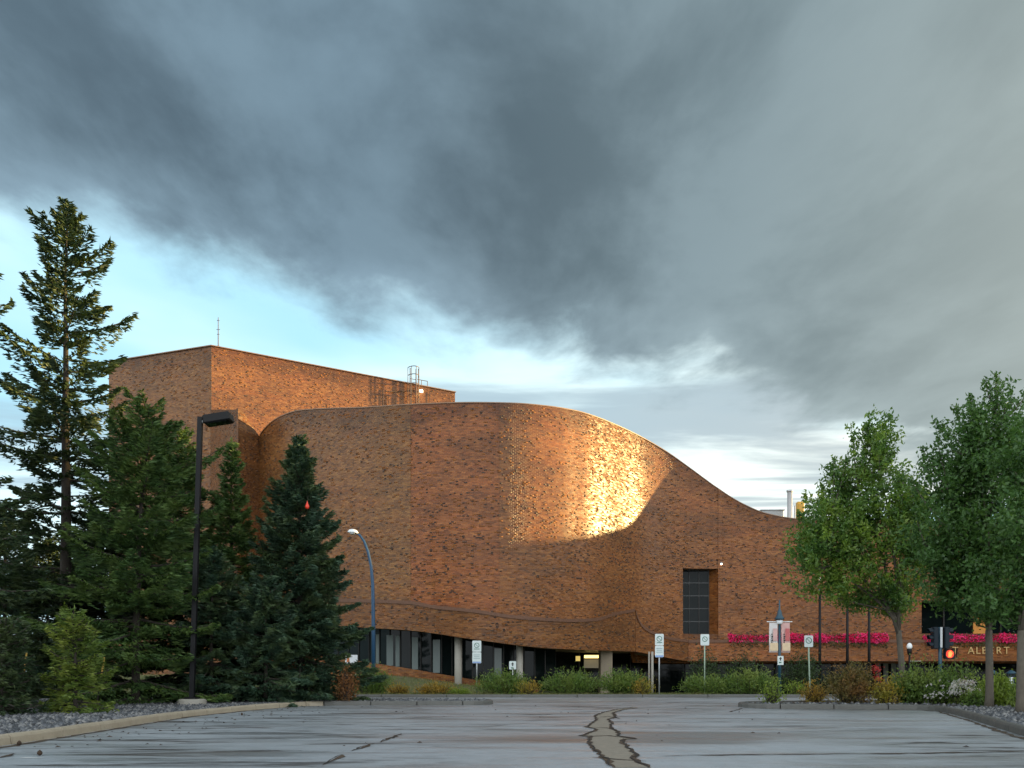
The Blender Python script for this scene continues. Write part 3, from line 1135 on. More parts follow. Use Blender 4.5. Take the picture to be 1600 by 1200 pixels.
r1 = flat_wall('tower_wall', TA, TB, 0.5, TZ, (0.86, 0.95, 0.98))
header_bricks(r1, 1.5, r1[0])
r1 = flat_wall('tower_wall', TB, TC, 0.5, TZ, (1.0, 1.0, 0.96), uv0=20)
header_bricks(r1, 0.8, r1[0])
MB().prism([TC, TD, TE, TA, (TA[0] + .5, TA[1] + .6), (TE[0] + .7, TE[1] - .5), (TD[0] - .3, TD[1] - .6), (TC[0] - .5, TC[1] + .2)], 0.5, TZ - 0.02).build('rear_wall', COPING, bld)
MB().prism([(TA[0] + .2, TA[1] + .4), (TB[0], TB[1] + .5), (TC[0] - .4, TC[1] + .1), TD, TE], TZ - 0.9, TZ - 0.6).build('tower_roof', ROOFM, bld)
mb = MB()
for A, B in ((TA, TB), (TB, TC)):
    d = Vector((B[0] - A[0], B[1] - A[1], 0))
    L = d.length
    d.normalize()
    c = ((A[0] + B[0]) / 2 + d.y * (-0.12) * -1 * 0 + (-d.y) * 0.12, (A[1] + B[1]) / 2 + d.x * 0.12, TZ + 0.04)
    mb.box(c, (L + 0.10, 0.50, 0.07), math.atan2(d.y, d.x))
mb.build('tower_coping', COPING, bld)

# fascia ribbon under the hall (stands proud of the wall) and its corner
fasOff = pchip([500, 600, 700, 800, 900, 993], [0.1, 0.4, 0.75, 1.1, 1.6, 2.3])


def fasY(p):
    return planY(p) - fasOff(p)


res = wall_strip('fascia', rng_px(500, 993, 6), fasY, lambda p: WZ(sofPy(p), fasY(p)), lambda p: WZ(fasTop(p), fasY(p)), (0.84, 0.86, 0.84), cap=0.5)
header_bricks(res, 2.4, res[0], 0.03)
cY = float(fasY(993))
runY = lambda p: np.interp(p, [993.5, 1075], [cY + 0.02, 57.6])
ft2 = pchip([993, 1000, 1015, 1030, 1050, 1075], [953, 972, 985, 991, 997, 1000.5])
fs2 = pchip([993, 1030, 1060, 1075], [1018, 1025, 1031, 1033])
res = wall_strip('fascia', rng_px(993.5, 1075, 5), runY, lambda p: WZ(fs2(p), runY(p)), lambda p: WZ(ft2(p), runY(p)), (0.92, 0.90, 0.86), cap=0.5, uv0=30)
header_bricks(res, 2.4, res[0], 0.03)
BZ1, BZ0 = WZ(1000.5, 57.6), WZ(1033, 57.6)
band = wall_strip('fascia', rng_px(1075.5, 2560, 20), lambda p: 57.6 + 0 * p, lambda p: BZ0, lambda p: BZ1, (1.12, 1.0, 0.88), cap=0.5, uv0=40)
header_bricks(band, 1.6, band[0], 0.03, skip=lambda X, Yv, z: (X < WX(1470, 57.6)) | (X > WX(1660, 57.6)))
# dark course capping the ribbon, its colour painting the ledge's shadow line
m_ = MB()
pl_ = [(p, float(fasY(p)), float(WZ(fasTop(p), fasY(p)))) for p in rng_px(505, 992, 8)]
q_ = [(p, float(runY(p)), float(WZ(ft2(p), runY(p)))) for p in rng_px(993.5, 1075, 4)]
for run in (pl_, q_, [(1075.5, 57.6, BZ1), (2560, 57.6, BZ1)]):
    vv, ff = [], []
    for i, (p, y, z) in enumerate(run):
        x = WX(p, y)
        vv += [(x, y - 0.07, z - 0.16), (x, y - 0.07, z + 0.04), (x, y + 0.55, z + 0.04)]
        if i:
            k = 3 * i
            ff += [(k - 3, k, k + 1, k - 2), (k - 2, k + 1, k + 2, k - 1), (k - 3, k - 1, k + 2, k)]
    m_.add(vv, ff)
m_.build('shadow_line_course', simple('shadow_line_brown', (0.13, 0.055, 0.026), 0.6, var=0.5, scale=9), bld)
# ledge and soffits
v, f = [], []
ps = list(rng_px(500, 993, 10))
for i, p in enumerate(ps):
    y0, y1 = float(fasY(p)) + 0.05, float(planY(p)) + 6.5
    z = float(WZ(sofPy(p), fasY(p))) + 0.03
    x0 = WX(p, float(fasY(p)))
    v += [(x0, y0, z), (x0 + 0.8, y1, z)]
    if i:
        k = 2 * i
        f.append((k - 2, k, k + 1, k - 1))
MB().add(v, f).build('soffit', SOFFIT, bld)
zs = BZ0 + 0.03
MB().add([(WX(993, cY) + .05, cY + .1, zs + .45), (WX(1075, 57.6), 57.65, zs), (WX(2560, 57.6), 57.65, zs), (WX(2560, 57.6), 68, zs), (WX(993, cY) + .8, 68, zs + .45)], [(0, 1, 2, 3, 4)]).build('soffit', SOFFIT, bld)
MB().box(((WX(1075, 57.6) + WX(2560, 57.6)) / 2, 58.85, BZ1 - 0.25), (WX(2560, 57.6) - WX(1075, 57.6), 1.6, 0.2)).build('ledge', CONC, bld)
# top ledge of the ribbon in front of the hall
v, f = [], []
ps = list(rng_px(520, 993, 10)) 
for i, p in enumerate(ps):
    y0, y1 = float(fasY(p)) + 0.3, float(planY(p)) + 0.2
    z = float(WZ(fasTop(p), fasY(p))) - 0.06
    v += [(WX(p, float(fasY(p))), y0, z), (WX(p, float(planY(p))), y1, z)]
    if i:
        k = 2 * i
        f.append((k - 2, k, k + 1, k - 1))
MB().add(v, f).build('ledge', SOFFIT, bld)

# right wing: wall pieces round the tall window and the recessed window band
WL, WR = 1067, 1122
wz0, wz1 = WZ(990, 59.4), WZ(887, 59.4)
bz0, bz1 = WZ(990, 60), WZ(938, 60)
T1_, T2_ = (1.02, 0.98, 0.94), (1.0, 0.95, 0.88)
u0 = 60


def wing_piece(a, b_, zl_, zh_, tint, dn, off=0.0):
    r = wall_strip('wing_wall', rng_px(a, b_, 8 if b_ < 1400 else 30), Yw, zl_, zh_, tint, uv0=float(WX(a, 60)) + 60, off=off)
    header_bricks(r, dn, r[0])
    return r


wing_piece(1062, WL, lambda p: 1.9, z_top, T1_, 1.0)
wing_piece(WL, WR, lambda p: 1.9, lambda p: wz0, T1_, 2.0)
wing_piece(WL, WR, lambda p: wz1, z_top, T1_, 3.2)
wing_piece(WR, 1128, lambda p: 1.9, z_top, T1_, 0.5, 0.05)
wing_piece(1128, 1440, lambda p: 1.9, z_top, T2_, 3.0)
wing_piece(1440, 2200, lambda p: 1.9, lambda p: bz0, T2_, 1.0)
wing_piece(1440, 2200, lambda p: bz1, z_top, T2_, 1.6)
wing_piece(2200, 2560, lambda p: 1.9, z_top, T2_, 0.6)
# tall window in its splayed recess
win = None
xa, ya = WX(WL, float(planY(WL))), float(planY(WL))
xb, yb = WX(WR, float(planY(WR))), float(planY(WR))
yg = ya + 1.15
xg1 = WX(1107, yg)
xg0 = xa - 0.05
lp = wall_strip('window_reveal', [WR - 15.0, WR - 7, WR - 0.2], lambda p: np.interp(p, [WR - 15, WR], [yg, yb + 0.04]), lambda p: wz0, lambda p: wz1, (1.05, 1.0, 0.9), cap=0.2)
MB().box(((xa + xb) / 2 - .1, yg + .05, wz0 - 0.07), (xb - xa, 1.1, 0.16)).build('window_sill', SOFFIT, bld)
MB().box(((xa + xb) / 2 - .1, yg + .05, wz1 + 0.10), (xb - xa, 1.1, 0.22)).build('window_head', SOFFIT, bld)
ncol, nrow = 3, 5
wroot = MB().box(((xg0 + xg1) / 2, yg + 0.5, (wz0 + wz1) / 2), (xg1 - xg0 + .6, 0.06, wz1 - wz0 + .2)).build('window', FRAME, bld)
for i in range(ncol):
    for j in range(nrow):
        x0 = xg0 + (xg1 - xg0) * i / ncol
        x1 = xg0 + (xg1 - xg0) * (i + 1) / ncol
        z0 = wz0 + (wz1 - wz0) * j / nrow
        z1 = wz0 + (wz1 - wz0) * (j + 1) / nrow
        MB().box(((x0 + x1) / 2, yg, (z0 + z1) / 2), (x1 - x0 - .03, 0.02, z1 - z0 - .03)).build('pane', GLASS, wroot)
for i in range(ncol + 1):
    x0 = xg0 + (xg1 - xg0) * i / ncol
    MB().box((x0, yg - 0.03, (wz0 + wz1) / 2), (0.06, 0.09, wz1 - wz0)).build('mullion', FRAME, wroot)
GREYF = simple('grey_transom', (0.07, 0.07, 0.07), 0.4, 0.4)
for j in range(nrow + 1):
    z0 = wz0 + (wz1 - wz0) * j / nrow
    MB().box(((xg0 + xg1) / 2, yg - 0.035, z0), (xg1 - xg0, 0.085, 0.05)).build('transom', GREYF, wroot)
# recessed window band behind the trees
xw0, xw1 = WX(1440, 60), WX(2200, 60)
MB().box((xw0 + 0.06, 60.9, (bz0 + bz1) / 2), (0.12, 1.1, bz1 - bz0 + .2)).build('window_reveal', SOFFIT, bld)
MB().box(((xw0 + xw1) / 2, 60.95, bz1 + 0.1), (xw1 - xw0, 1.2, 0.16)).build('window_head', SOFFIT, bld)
MB().box(((xw0 + xw1) / 2, 60.95, bz0 - 0.1), (xw1 - xw0, 1.2, 0.16)).build('window_sill', CONC, bld)
k = 0
x = xw0 + 0.2
while x < xw1 - 2:
    w = MB().box((x + 1.05, 61.5, (bz0 + bz1) / 2), (2.0, 0.03, bz1 - bz0)).build('window', GLASS, bld)
    MB().box((x + 0.0, 61.4, (bz0 + bz1) / 2), (0.10, 0.12, bz1 - bz0)).build('mullion', FRAME, w)
    x += 2.1
MB().box((WX(1531, 61.2), 61.2, (bz0 + bz1) / 2), (1.0, 0.05, bz1 - bz0 - .1)).build('orange_blind', ORANGE, bld)
# roof sheets, rear walls
v, f = [], []
ps = list(rng_px(410, 2560, 20))
for i, p in enumerate(ps):
    Y = float(planY(p))
    z = float(z_top(p)) - 0.55
    v += [(WX(p, Y) , Y + 0.3, z), (WX(p, Y) , max(Y + 10, 92.0) if p > 720 else Y + 8, z)]
    if i:
        k = 2 * i
        f.append((k - 2, k, k + 1, k - 1))
MB().add(v, f).build('roof', ROOFM, bld)
MB().box(((WX(720, 48) + WX(2560, 60)) / 2, 92.2, 5.6), (WX(2560, 60) - WX(720, 48), 0.3, 11.5)).build('rear_wall', COPING, bld)
MB().box((WX(2560, 60) + .2, 76, 5.7), (0.3, 32, 11.6)).build('side_wall', COPING, bld)

# ground floor: brick plinth, glazing, columns, doors
plTop = pchip([480, 560, 640, 740, 800, 860], [1022, 1033, 1045, 1062, 1071, 1080])


def plY(p):
    return planY(p) + 1.3


res = wall_strip('plinth', rng_px(490, 840, 8), plY, lambda p: -0.6, lambda p: WZ(plTop(p), plY(p)), (1.05, 1.02, 0.95), cap=0.4, uv0=11)
ps = np.linspace(496, 868, 24)
for a, b_ in zip(ps[:-1], ps[1:]):
    Ya, Yb = float(plY(a)) + .25, float(plY(b_)) + .25
    xa_, xb_ = WX(a, Ya), WX(b_, Yb)
    za, zb_ = float(WZ(plTop(a), plY(a))) - .02, float(WZ(plTop(b_), plY(b_))) - .02
    ta, tb = float(WZ(sofPy(a), fasY(a))) + .1, float(WZ(sofPy(b_), fasY(b_))) + .1
    v = [(xa_, Ya, za), (xb_, Yb, zb_), (xb_, Yb, tb), (xa_, Ya, ta)]
    v += [(x, y + .02, z) for x, y, z in v]
    g_ = MB().add(v, [(0, 1, 2, 3), (7, 6, 5, 4), (1, 0, 4, 5), (3, 2, 6, 7)]).build('glass_panel', GLASS, bld)
    MB().box((xa_, Ya - .02, (za + ta) / 2), (0.045, 0.10, ta - za)).build('mullion', FRAME, g_)
# pale strips before some of the panes paint light reflected in the glass
REFLECT = simple('pale_reflection', (0.15, 0.18, 0.175), 0.25, var=0.1)
for p, w in ((592, 12), (612, 20), (622, 10), (650, 16), (682, 14), (778, 14)):
    Y = float(plY(p)) + .22
    z0, z1 = float(WZ(plTop(p), plY(p))) + .03, float(WZ(sofPy(p), fasY(p))) - .25
    MB().box((WX(p, Y), Y, (z0 + z1) / 2), (w / FPX * Y * 0.8, 0.02, z1 - z0)).build('pane_reflection', REFLECT, bld)
for p, r in ((716, 0.22), (812, 0.2)):
    Y = float(fasY(p)) + 1.1
    z1 = float(WZ(sofPy(p), fasY(p))) + .05
    MB().tube([(WX(p, Y), Y, -0.8), (WX(p, Y), Y, z1)], r, 16).build('column', CONC, bld, True)
Y = float(fasY(946)) + 1.6
MB().box((WX(946, Y), Y, 0.9), (0.78, 0.7, 3.6), 0.1, 0.04).build('column', simple('brown_concrete', (0.26, 0.21, 0.15), 0.8), bld)
# dark entrance glazing further in
for i, (a, b_) in enumerate(((868, 905), (905, 940), (940, 985), (985, 1030), (1030, 1070), (1070, 1120), (1120, 1180), (1180, 1240), (1240, 1300), (1300, 1350), (1350, 1400), (1400, 1450), (1450, 1500), (1500, 1550), (1550, 1600), (1600, 1660))):
    Ya = 57.5 + 5 * min(1, i / 4)
    Yb = 57.5 + 5 * min(1, (i + 1) / 4)
    xa_, xb_ = WX(a, Ya), WX(b_, Yb)
    v = [(xa_, Ya, -0.75), (xb_, Yb, -0.75), (xb_, Yb, 3.0), (xa_, Ya, 3.0)]
    v += [(x, y + .03, z) for x, y, z in v]
    g_ = MB().add(v, [(0, 1, 2, 3), (7, 6, 5, 4), (1, 0, 4, 5), (3, 2, 6, 7)]).build('glass_panel', GLASS, bld)
    MB().box((xa_, Ya - .03, 1.1), (0.07, 0.12, 3.7)).build('mullion', FRAME, g_)
    MB().box(((xa_ + xb_) / 2, (Ya + Yb) / 2 - .03, 1.45), (math.hypot(xb_ - xa_, Yb - Ya), 0.10, 0.07), math.atan2(Yb - Ya, xb_ - xa_)).build('transom', FRAME, g_)
# slender post and pale downpipe by the corner
for p, r in ((1014, 0.05), (1019, 0.09)):
    MB().tube([(WX(p, 55), 55, -0.8), (WX(p, 55), 55, 2.6)], r, 10).build('post', CONC, bld, True)
# warm ceiling lights seen inside the entrance
LIT = simple('warm_light', (0.9, 0.7, 0.3), 0.4, emit=(1.0, 0.72, 0.22), es=1.0)
MB().box((WX(925, 56.6), 56.6, WZ(1026, 56.6)), (1.05, 0.10, 0.20)).build('ceiling_light', LIT, bld)
MB().box((WX(903, 57), 57, WZ(1029, 57)), (0.30, 0.10, 0.34)).build('ceiling_light', simple('warm_light_dim', (0.5, 0.4, 0.15), 0.5, emit=(0.9, 0.68, 0.2), es=0.25), bld)
MB().box((WX(925, 57.2), 57.2, WZ(1037, 57.2)), (1.1, 0.1, 0.6)).build('lit_interior', simple('dim_interior', (0.20, 0.18, 0.13), 0.8, emit=(0.6, 0.55, 0.4), es=0.05), bld)
# curtains by the right hand doors
for p in (1372, 1384, 1396):
    MB().box((WX(p, 62.2), 62.2, 0.9), (0.36, 0.04, 2.6)).build('curtain', simple('curtain', (0.19, 0.20, 0.18), 0.8), bld)

# lettering on the band
txt = 'ST ALBERT PLACE'
px0, adv = 1478.5, 11.6
xpos = {}
ppx = [1481, 1493, None, 1517.5, 1528.5, 1538.5, 1549, 1561, 1573, None, 1595, 1606, 1618, 1630, 1641]
for ch, p in zip(txt, ppx):
    if p is None:
        continue
    cu = bpy.data.curves.new('letter', 'FONT')
    cu.body = ch
    cu.size = 0.70
    cu.extrude = 0.03
    cu.align_x = 'CENTER'
    cu.resolution_u = 2
    to = bpy.data.objects.new('tmp', cu)
    C.objects.link(to)
    bpy.context.view_layer.update()
    me = bpy.data.meshes.new_from_object(to.evaluated_get(bpy.context.evaluated_depsgraph_get()))
    bpy.data.objects.remove(to)
    me.transform(Matrix.Translation((WX(p, 57.5), 57.53, WZ(1021.5, 57.5))) @ Matrix.Rotation(rad(90), 4, 'X'))
    me.materials.clear()
    link('letter', me, GOLD, bld)

# small wall lights
WLIT = simple('lit_lamp', (0.9, 0.85, 0.7), 0.4, emit=(1, 0.86, 0.6), es=2.5)
for p, q in ((1127, 880), (1281, 904)):
    Y = float(planY(p)) - 0.14
    c = W(p, q, Y)
    m_ = MB().box((c.x, Y + .03, c.z), (0.16, 0.2, 0.14), 0, 0.03).build('wall_light', GALV, bld)
    MB().lathe((c.x, Y - 0.02, c.z - 0.12), [(0.03, 0), (0.07, 0.03), (0.08, 0.07)], 10).build('lamp_glass', WLIT, m_)

# roof plant: vent stack, box, antenna, caged ladder
stk = empty('vent_stack', W(1234, 810, 70), 'tall grey vent stack standing on the low wing roof beside the tree', 'vent stack')
b0 = W(1234, 815, 70)
MB().tube([(b0.x, 70, 10), (b0.x, 70, WZ(768, 70))], 0.21, 14).build('pipe', simple('stack_metal', (0.42, 0.41, 0.40), 0.5, 0.3), stk, True)
MB().lathe((b0.x, 70, WZ(768, 70)), [(0.25, -0.05), (0.27, 0.0), (0.27, 0.10), (0.2, 0.12)], 14).build('cap', GALV, stk, True)
MB().tube([(b0.x + .42, 70, 10), (b0.x + .42, 70, WZ(790, 70))], 0.06, 8).build('side_pipe', GALV, stk, True)
hv = empty('rooftop_unit', W(1205, 808, 72), 'low grey box of roof plant left of the vent stack', 'roof unit')
MB().box((WX(1203, 72), 72, WZ(807, 72)), (1.9, 1.6, 0.75), 0, 0.05).build('casing', simple('unit_grey', (0.34, 0.35, 0.35), 0.5), hv)
MB().box((WX(1203, 72), 72, WZ(807, 72) + .42), (2.05, 1.75, 0.08)).build('lid', GALV, hv)
yu = empty('rooftop_cabinet', W(1249, 800, 68), 'small yellow cabinet on the wing roof right of the vent stack', 'cabinet')
MB().box((WX(1250, 68), 68, WZ(797, 68)), (0.55, 0.5, 1.3), 0, 0.04).build('casing', simple('yellow_paint', (0.62, 0.34, 0.03), 0.5), yu)
MB().box((WX(1250, 68), 67.72, WZ(797, 68)), (0.4, 0.04, 0.9)).build('door', simple('yellow_door', (0.50, 0.27, 0.03), 0.5), yu)

ANTM = simple('antenna_steel', (0.16, 0.15, 0.17), 0.5, 0.3)
ant = empty('roof_antenna', W(341, 541, 69), 'thin lattice antenna mast on the tower roof near its corner', 'antenna')
ax, ay = WX(341, 69), 69.0
az0, az1 = TZ - 0.6, WZ(496, 69)
MB().tube([(ax, ay, az0), (ax, ay, az1)], [0.06, 0.03], 6).build('mast', ANTM, ant)
for s in ((-0.32, 0.1), (0.42, 0.1), (0.05, -0.4)):
    MB().tube([(ax + s[0], ay + s[1], az0), (ax, ay, az0 + 2.0)], 0.035, 6).build('stay', ANTM, ant)
for z, w in ((az1 - 0.25, 0.10), (az1 - 1.0, 0.14), (az1 - 1.4, 0.10)):
    MB().tube([(ax - w, ay, z), (ax + w, ay, z)], 0.028, 6).build('crossbar', ANTM, ant)

lad = None
tdir = Vector((TC[0] - TB[0], TC[1] - TB[1], 0)).normalized()
tn = Vector((tdir.y, -tdir.x, 0))


def on_tower(px):
    # intersection of view ray with tower's right face
    k = (px - CX) / FPX
    # X = k*Y ; point = TB + s*tdir
    s = (k * TB[1] - TB[0]) / (tdir.x - k * tdir.y)
    return Vector((TB[0], TB[1], 0)) + tdir * s


STEEL = simple('brown_steel', (0.12, 0.075, 0.05), 0.5, 0.3)
pL = on_tower(643)
lad = empty('caged_ladder', (pL.x, pL.y, 16), 'brown steel caged ladder climbing over the tower parapet', 'ladder')
for s in (-0.28, 0.28):
    q = pL + tdir * s + tn * 0.35
    MB().tube([(q.x, q.y, 16.5), (q.x, q.y, TZ + 1.3)], 0.045, 6).build('rail', STEEL, lad)
for k in range(28):
    z = 16.7 + k * 0.4
    if z > TZ + 1.2:
        break
    a, b_ = pL + tdir * -0.28 + tn * 0.35, pL + tdir * 0.28 + tn * 0.35
    MB().tube([(a.x, a.y, z), (b_.x, b_.y, z)], 0.025, 5).build('rung', STEEL, lad)
for z in (TZ - 2.2, TZ - 1.2, TZ - 0.2, TZ + 0.6, TZ + 1.3):
    hp = []
    for k in range(9):
        a = math.pi * k / 8
        q = pL + tdir * (0.5 * math.cos(a)) + tn * (0.35 + 0.7 * math.sin(a))
        hp.append((q.x, q.y, z))
    MB().tube(hp, 0.035, 5).build('cage_hoop', STEEL, lad)
for k in range(5):
    a = math.pi * k / 4
    q = pL + tdir * (0.5 * math.cos(a)) + tn * (0.35 + 0.7 * math.sin(a))
    MB().tube([(q.x, q.y, TZ - 2.2), (q.x, q.y, TZ + 1.3)], 0.03, 5).build('cage_bar', STEEL, lad)
for dx in (0.9, 1.5):
    q = pL + tdir * dx
    MB().tube([(q.x, q.y + .6, TZ - .3), (q.x, q.y + .6, TZ + .75)], 0.03, 5).build('guard_post', STEEL, lad)
qa, qb = pL + tdir * 0.5, pL + tdir * 1.5
MB().tube([(qa.x, qa.y + .6, TZ + .75), (qb.x, qb.y + .6, TZ + .75)], 0.03, 5).build('guard_rail', STEEL, lad)
for px_, z0_, z1_ in ((598, 17, TZ - 1), (607, 17, TZ - 1.4), (618, 17, TZ - 1.4), (671, 17, TZ - .4)):
    q = on_tower(px_) + tn * 0.08
    MB().tube([(q.x, q.y, z0_), (q.x, q.y, z1_)], 0.03, 6).build('conduit', STEEL, bld)
qa, qb = on_tower(605) + tn * .1, on_tower(636) + tn * .1
MB().tube([(qa.x, qa.y, WZ(612, qa.y)), (qb.x, qb.y, WZ(611, qb.y))], 0.035, 6).build('conduit', STEEL, bld)
q = on_tower(657) + tn * .2
MB().box((q.x, q.y, WZ(611, q.y)), (0.25, 0.25, 0.2)).build('wall_light', WLIT, bld)

# ------------------------------------------------------------------ foliage tools
def leaf_arrays(c, ax, L, Wd, r, fold=0.25):
    """diamond leaves: centre c (N,3), axis ax (N,3)"""
    n = len(c)
    ax = ax / (np.linalg.norm(ax, axis=1)[:, None] + 1e-9)
    rnd = r.normal(size=(n, 3))
    side = np.cross(ax, rnd)
    side /= (np.linalg.norm(side, axis=1)[:, None] + 1e-9)
    nr = np.cross(ax, side)
    L = np.broadcast_to(L, (n,))[:, None]
    Wd = np.broadcast_to(Wd, (n,))[:, None]
    v0 = c - ax * L * 0.5
    v2 = c + ax * L * 0.5
    mid = c - ax * L * 0.05 + nr * Wd * fold
    v1 = mid + side * Wd * 0.5
    v3 = mid - side * Wd * 0.5
    V = np.stack([v0, v1, v2, v3], 1)
    return V


def leaves_obj(name, Vs, mat, parent):
    V = np.concatenate(Vs, 0)
    n = len(V)
    F = np.arange(n * 4).reshape(n, 4)
    return link(name, np_mesh(name, V.reshape(-1, 3), F), mat, parent)


def needle_v(c, ax, L, Wd, r):
    a = leaf_arrays(c, ax, L, Wd, r, 0.0)
    b2 = leaf_arrays(c, ax, L, Wd, r, 0.0)
    return [a, b2]


def spruce(px, Y, top_py, R, label, seed, mat=NEEDLE_D, z0=0.1, shape=0.8, low=0.3, whorl=0.34, nb=6, dens=51, var=0.35,
           droop=0.25, Lw=0.24, lean=(0, 0), tops=None, tw=0.045, bare=0.0, group='spruces behind the left kerb', trunk_r=None, maxR_at=0.12, spread=0.34):
    r = np.random.default_rng(seed)
    X = WX(px, Y)
    H = WZ(top_py, Y) - z0
    root = empty('spruce_tree', (X, Y, z0), label, 'tree', group)
    tr = trunk_r or 0.012 * H + 0.03
    npt = 12
    tp = []
    wob = r.normal(0, 0.03, (npt, 2))
    for k in range(npt):
        t = k / (npt - 1)
        tp.append((X + lean[0] * t * t + wob[k, 0] * t, Y + lean[1] * t * t + wob[k, 1] * t, z0 - 0.1 + (H + 0.1) * t))
    MB().tube(tp, [max(0.012, tr * (1 - k / (npt - 1)) ** 0.9) for k in range(npt)], 8).build('trunk', BARK, root, True)
    tpa = np.array(tp)

    def tpos(t):
        return np.array([np.interp(t, np.linspace(0, 1, npt), tpa[:, i]) for i in range(3)])
    NV = []
    bmb = MB()
    z = low
    while z < H - 0.12:
        t = z / H
        env = (1 - t) ** shape
        if t < maxR_at:
            env *= 0.75 + 0.25 * t / maxR_at
        k_n = int(r.integers(max(3, nb - 2), nb + 2))
        a0 = r.uniform(0, 6.28)
        for b_i in range(k_n):
            Lb = R * env * (1 + r.normal(0, var)) + 0.10
            Lb = float(np.clip(Lb, 0.10, R * 1.35))
            a = a0 + 6.283 * b_i / k_n + r.normal(0, 0.25)
            dh = np.array([math.cos(a), math.sin(a), 0])
            lat = np.array([-math.sin(a), math.cos(a), 0])
            up = 0.55 * t ** 1.5 - droop * (1 - t) + r.normal(0, 0.10)
            curl = 0.30 + 0.2 * r.random()
            base = tpos(min(1, (z + r.uniform(-.1, .1)) / H))
            ss = np.linspace(0, 1, 5)
            path = [base + dh * Lb * s + np.array([0, 0, 1]) * Lb * (up * s - 0.22 * s * s * (1 - t) + curl * s ** 3 * 0.6) for s in ss]
            if Lb > 0.35:
                bmb.tube(path, [0.010 + 0.012 * Lb * (1 - s) for s in ss], 4, False)
            n = int(dens * (Lb ** 1.35) + 6)
            s = bare + (1 - bare) * r.random(n) ** 0.75
            sg = np.where(r.random(n) < 0.5, -1.0, 1.0)
            lw = spread * Lb * (1.05 - s) * 1.2 + 0.05
            off = r.random(n) ** 0.8 * lw
            pz = np.array([up, 0, 0])
            bp = base[None] + dh[None] * (Lb * s)[:, None]
            bp[:, 2] += Lb * (up * s - 0.22 * s * s * (1 - t) + curl * s ** 3 * 0.6)
            c = bp + lat[None] * (sg * off)[:, None] + dh[None] * (off * 0.55)[:, None]
            c[:, 2] += -off * (0.22 + 0.25 * r.random(n)) + r.normal(0, 0.035, n)
            ax = dh[None] * 0.75 + lat[None] * (sg * 0.75)[:, None] + r.normal(0, 0.28, (n, 3))
            ax[:, 2] += -0.15 + 0.35 * t
            NV += needle_v(c, ax, Lw * r.uniform(0.6, 1.25, n), tw * r.uniform(0.8, 1.4, n), r)
        z += whorl * (0.7 + 0.6 * r.random()) * (0.75 + 0.5 * (1 - t))
    # leader
    n = 40
    zz = H - r.random(n) * 0.8
    c = np.array([tpos(q / H) for q in zz]) + r.normal(0, 0.03, (n, 3))
    ax = r.normal(0, 0.6, (n, 3)) + np.array([0, 0, 0.8])
    NV += needle_v(c, ax, 0.2 + 0 * zz, tw + 0 * zz, r)
    if bmb.v:
        bmb.build('branches', BARK, root)
    leaves_obj('crown', NV, mat, root)
    return root


# ------------------------------------------------------------------ spruces on the left
spruce(103, 27, 316, 2.4, 'tallest spruce at the left, open tiers of dark branches against the sky', 1, NEEDLE_D, shape=0.62, low=1.0, whorl=0.56, nb=6, dens=120, var=0.46, droop=0.16, tw=0.05, Lw=0.26, trunk_r=0.24, spread=0.42)
spruce(212, 25.5, 632, 2.3, 'broad bushy green spruce just left of the black lamp post', 2, NEEDLE_G, shape=0.50, low=0.3, whorl=0.40, nb=7, dens=119, var=0.36, lean=(0.35, 0), tw=0.045)
spruce(282, 30, 668, 2.0, 'slim spruce with a sunlit tip behind the black lamp post', 3, NEEDLE_G, shape=0.72, low=0.4, nb=7, dens=119, var=0.25, Lw=0.25, tw=0.045)
spruce(362, 30.0, 686, 1.9, 'narrow spruce with a yellow lit tip right of the black lamp post', 4, NEEDLE_G, shape=0.92, low=0.3, nb=7, dens=119, var=0.22, Lw=0.25, tw=0.045)
spruce(468, 29.5, 680, 2.9, 'dense blue green spruce at the right end of the row', 5, NEEDLE_B, shape=0.98, low=0.12, whorl=0.28, nb=9, dens=129, var=0.16, droop=0.20, maxR_at=0.2, tw=0.045, Lw=0.25)
spruce(330, 27.5, 860, 1.6, 'low blue green spruce filling the gap behind the black lamp post', 6, NEEDLE_B, shape=0.6, low=0.15, nb=7, dens=124, var=0.2)
spruce(118, 19.5, 950, 0.78, 'young bright green spruce on the gravel near the kerb', 7, NEEDLE_Y, shape=0.6, low=0.15, whorl=0.17, nb=7, dens=120, var=0.2, Lw=0.16, tw=0.030, droop=0.05, group='young spruces on the gravel')
spruce(2, 18.5, 965, 0.85, 'young spruce cut by the left edge of the picture', 8, NEEDLE_D, shape=0.6, low=0.15, whorl=0.17, nb=7, dens=120, var=0.2, Lw=0.16, tw=0.030, droop=0.05, group='young spruces on the gravel')
spruce(-152, 21, 60, 2.75, 'tall spruce beyond the left edge, only its branch tips in view', 9, NEEDLE_D, shape=0.55, low=1.0, whorl=0.5, nb=6, dens=57, var=0.3, tw=0.06)
spruce(8, 33, 782, 2.1, 'dark spruce at the left edge behind the tallest spruce', 10, NEEDLE_B, shape=0.6, low=0.2, nb=7, dens=108, var=0.2)
spruce(75, 36, 838, 2.3, 'dark low spruce in shade between the two leftmost trunks', 12, NEEDLE_D, shape=0.55, low=0.2, nb=7, dens=108, var=0.2)
spruce(160, 29, 800, 2.0, 'shaded spruce behind the young bright green one', 13, NEEDLE_D, shape=0.5, low=0.2, nb=8, dens=113, var=0.2)
spruce(415, 27.5, 905, 1.45, 'short dark spruce at the foot of the blue green one', 14, NEEDLE_B, shape=0.55, low=0.1, nb=8, dens=129, var=0.2, droop=0.2)

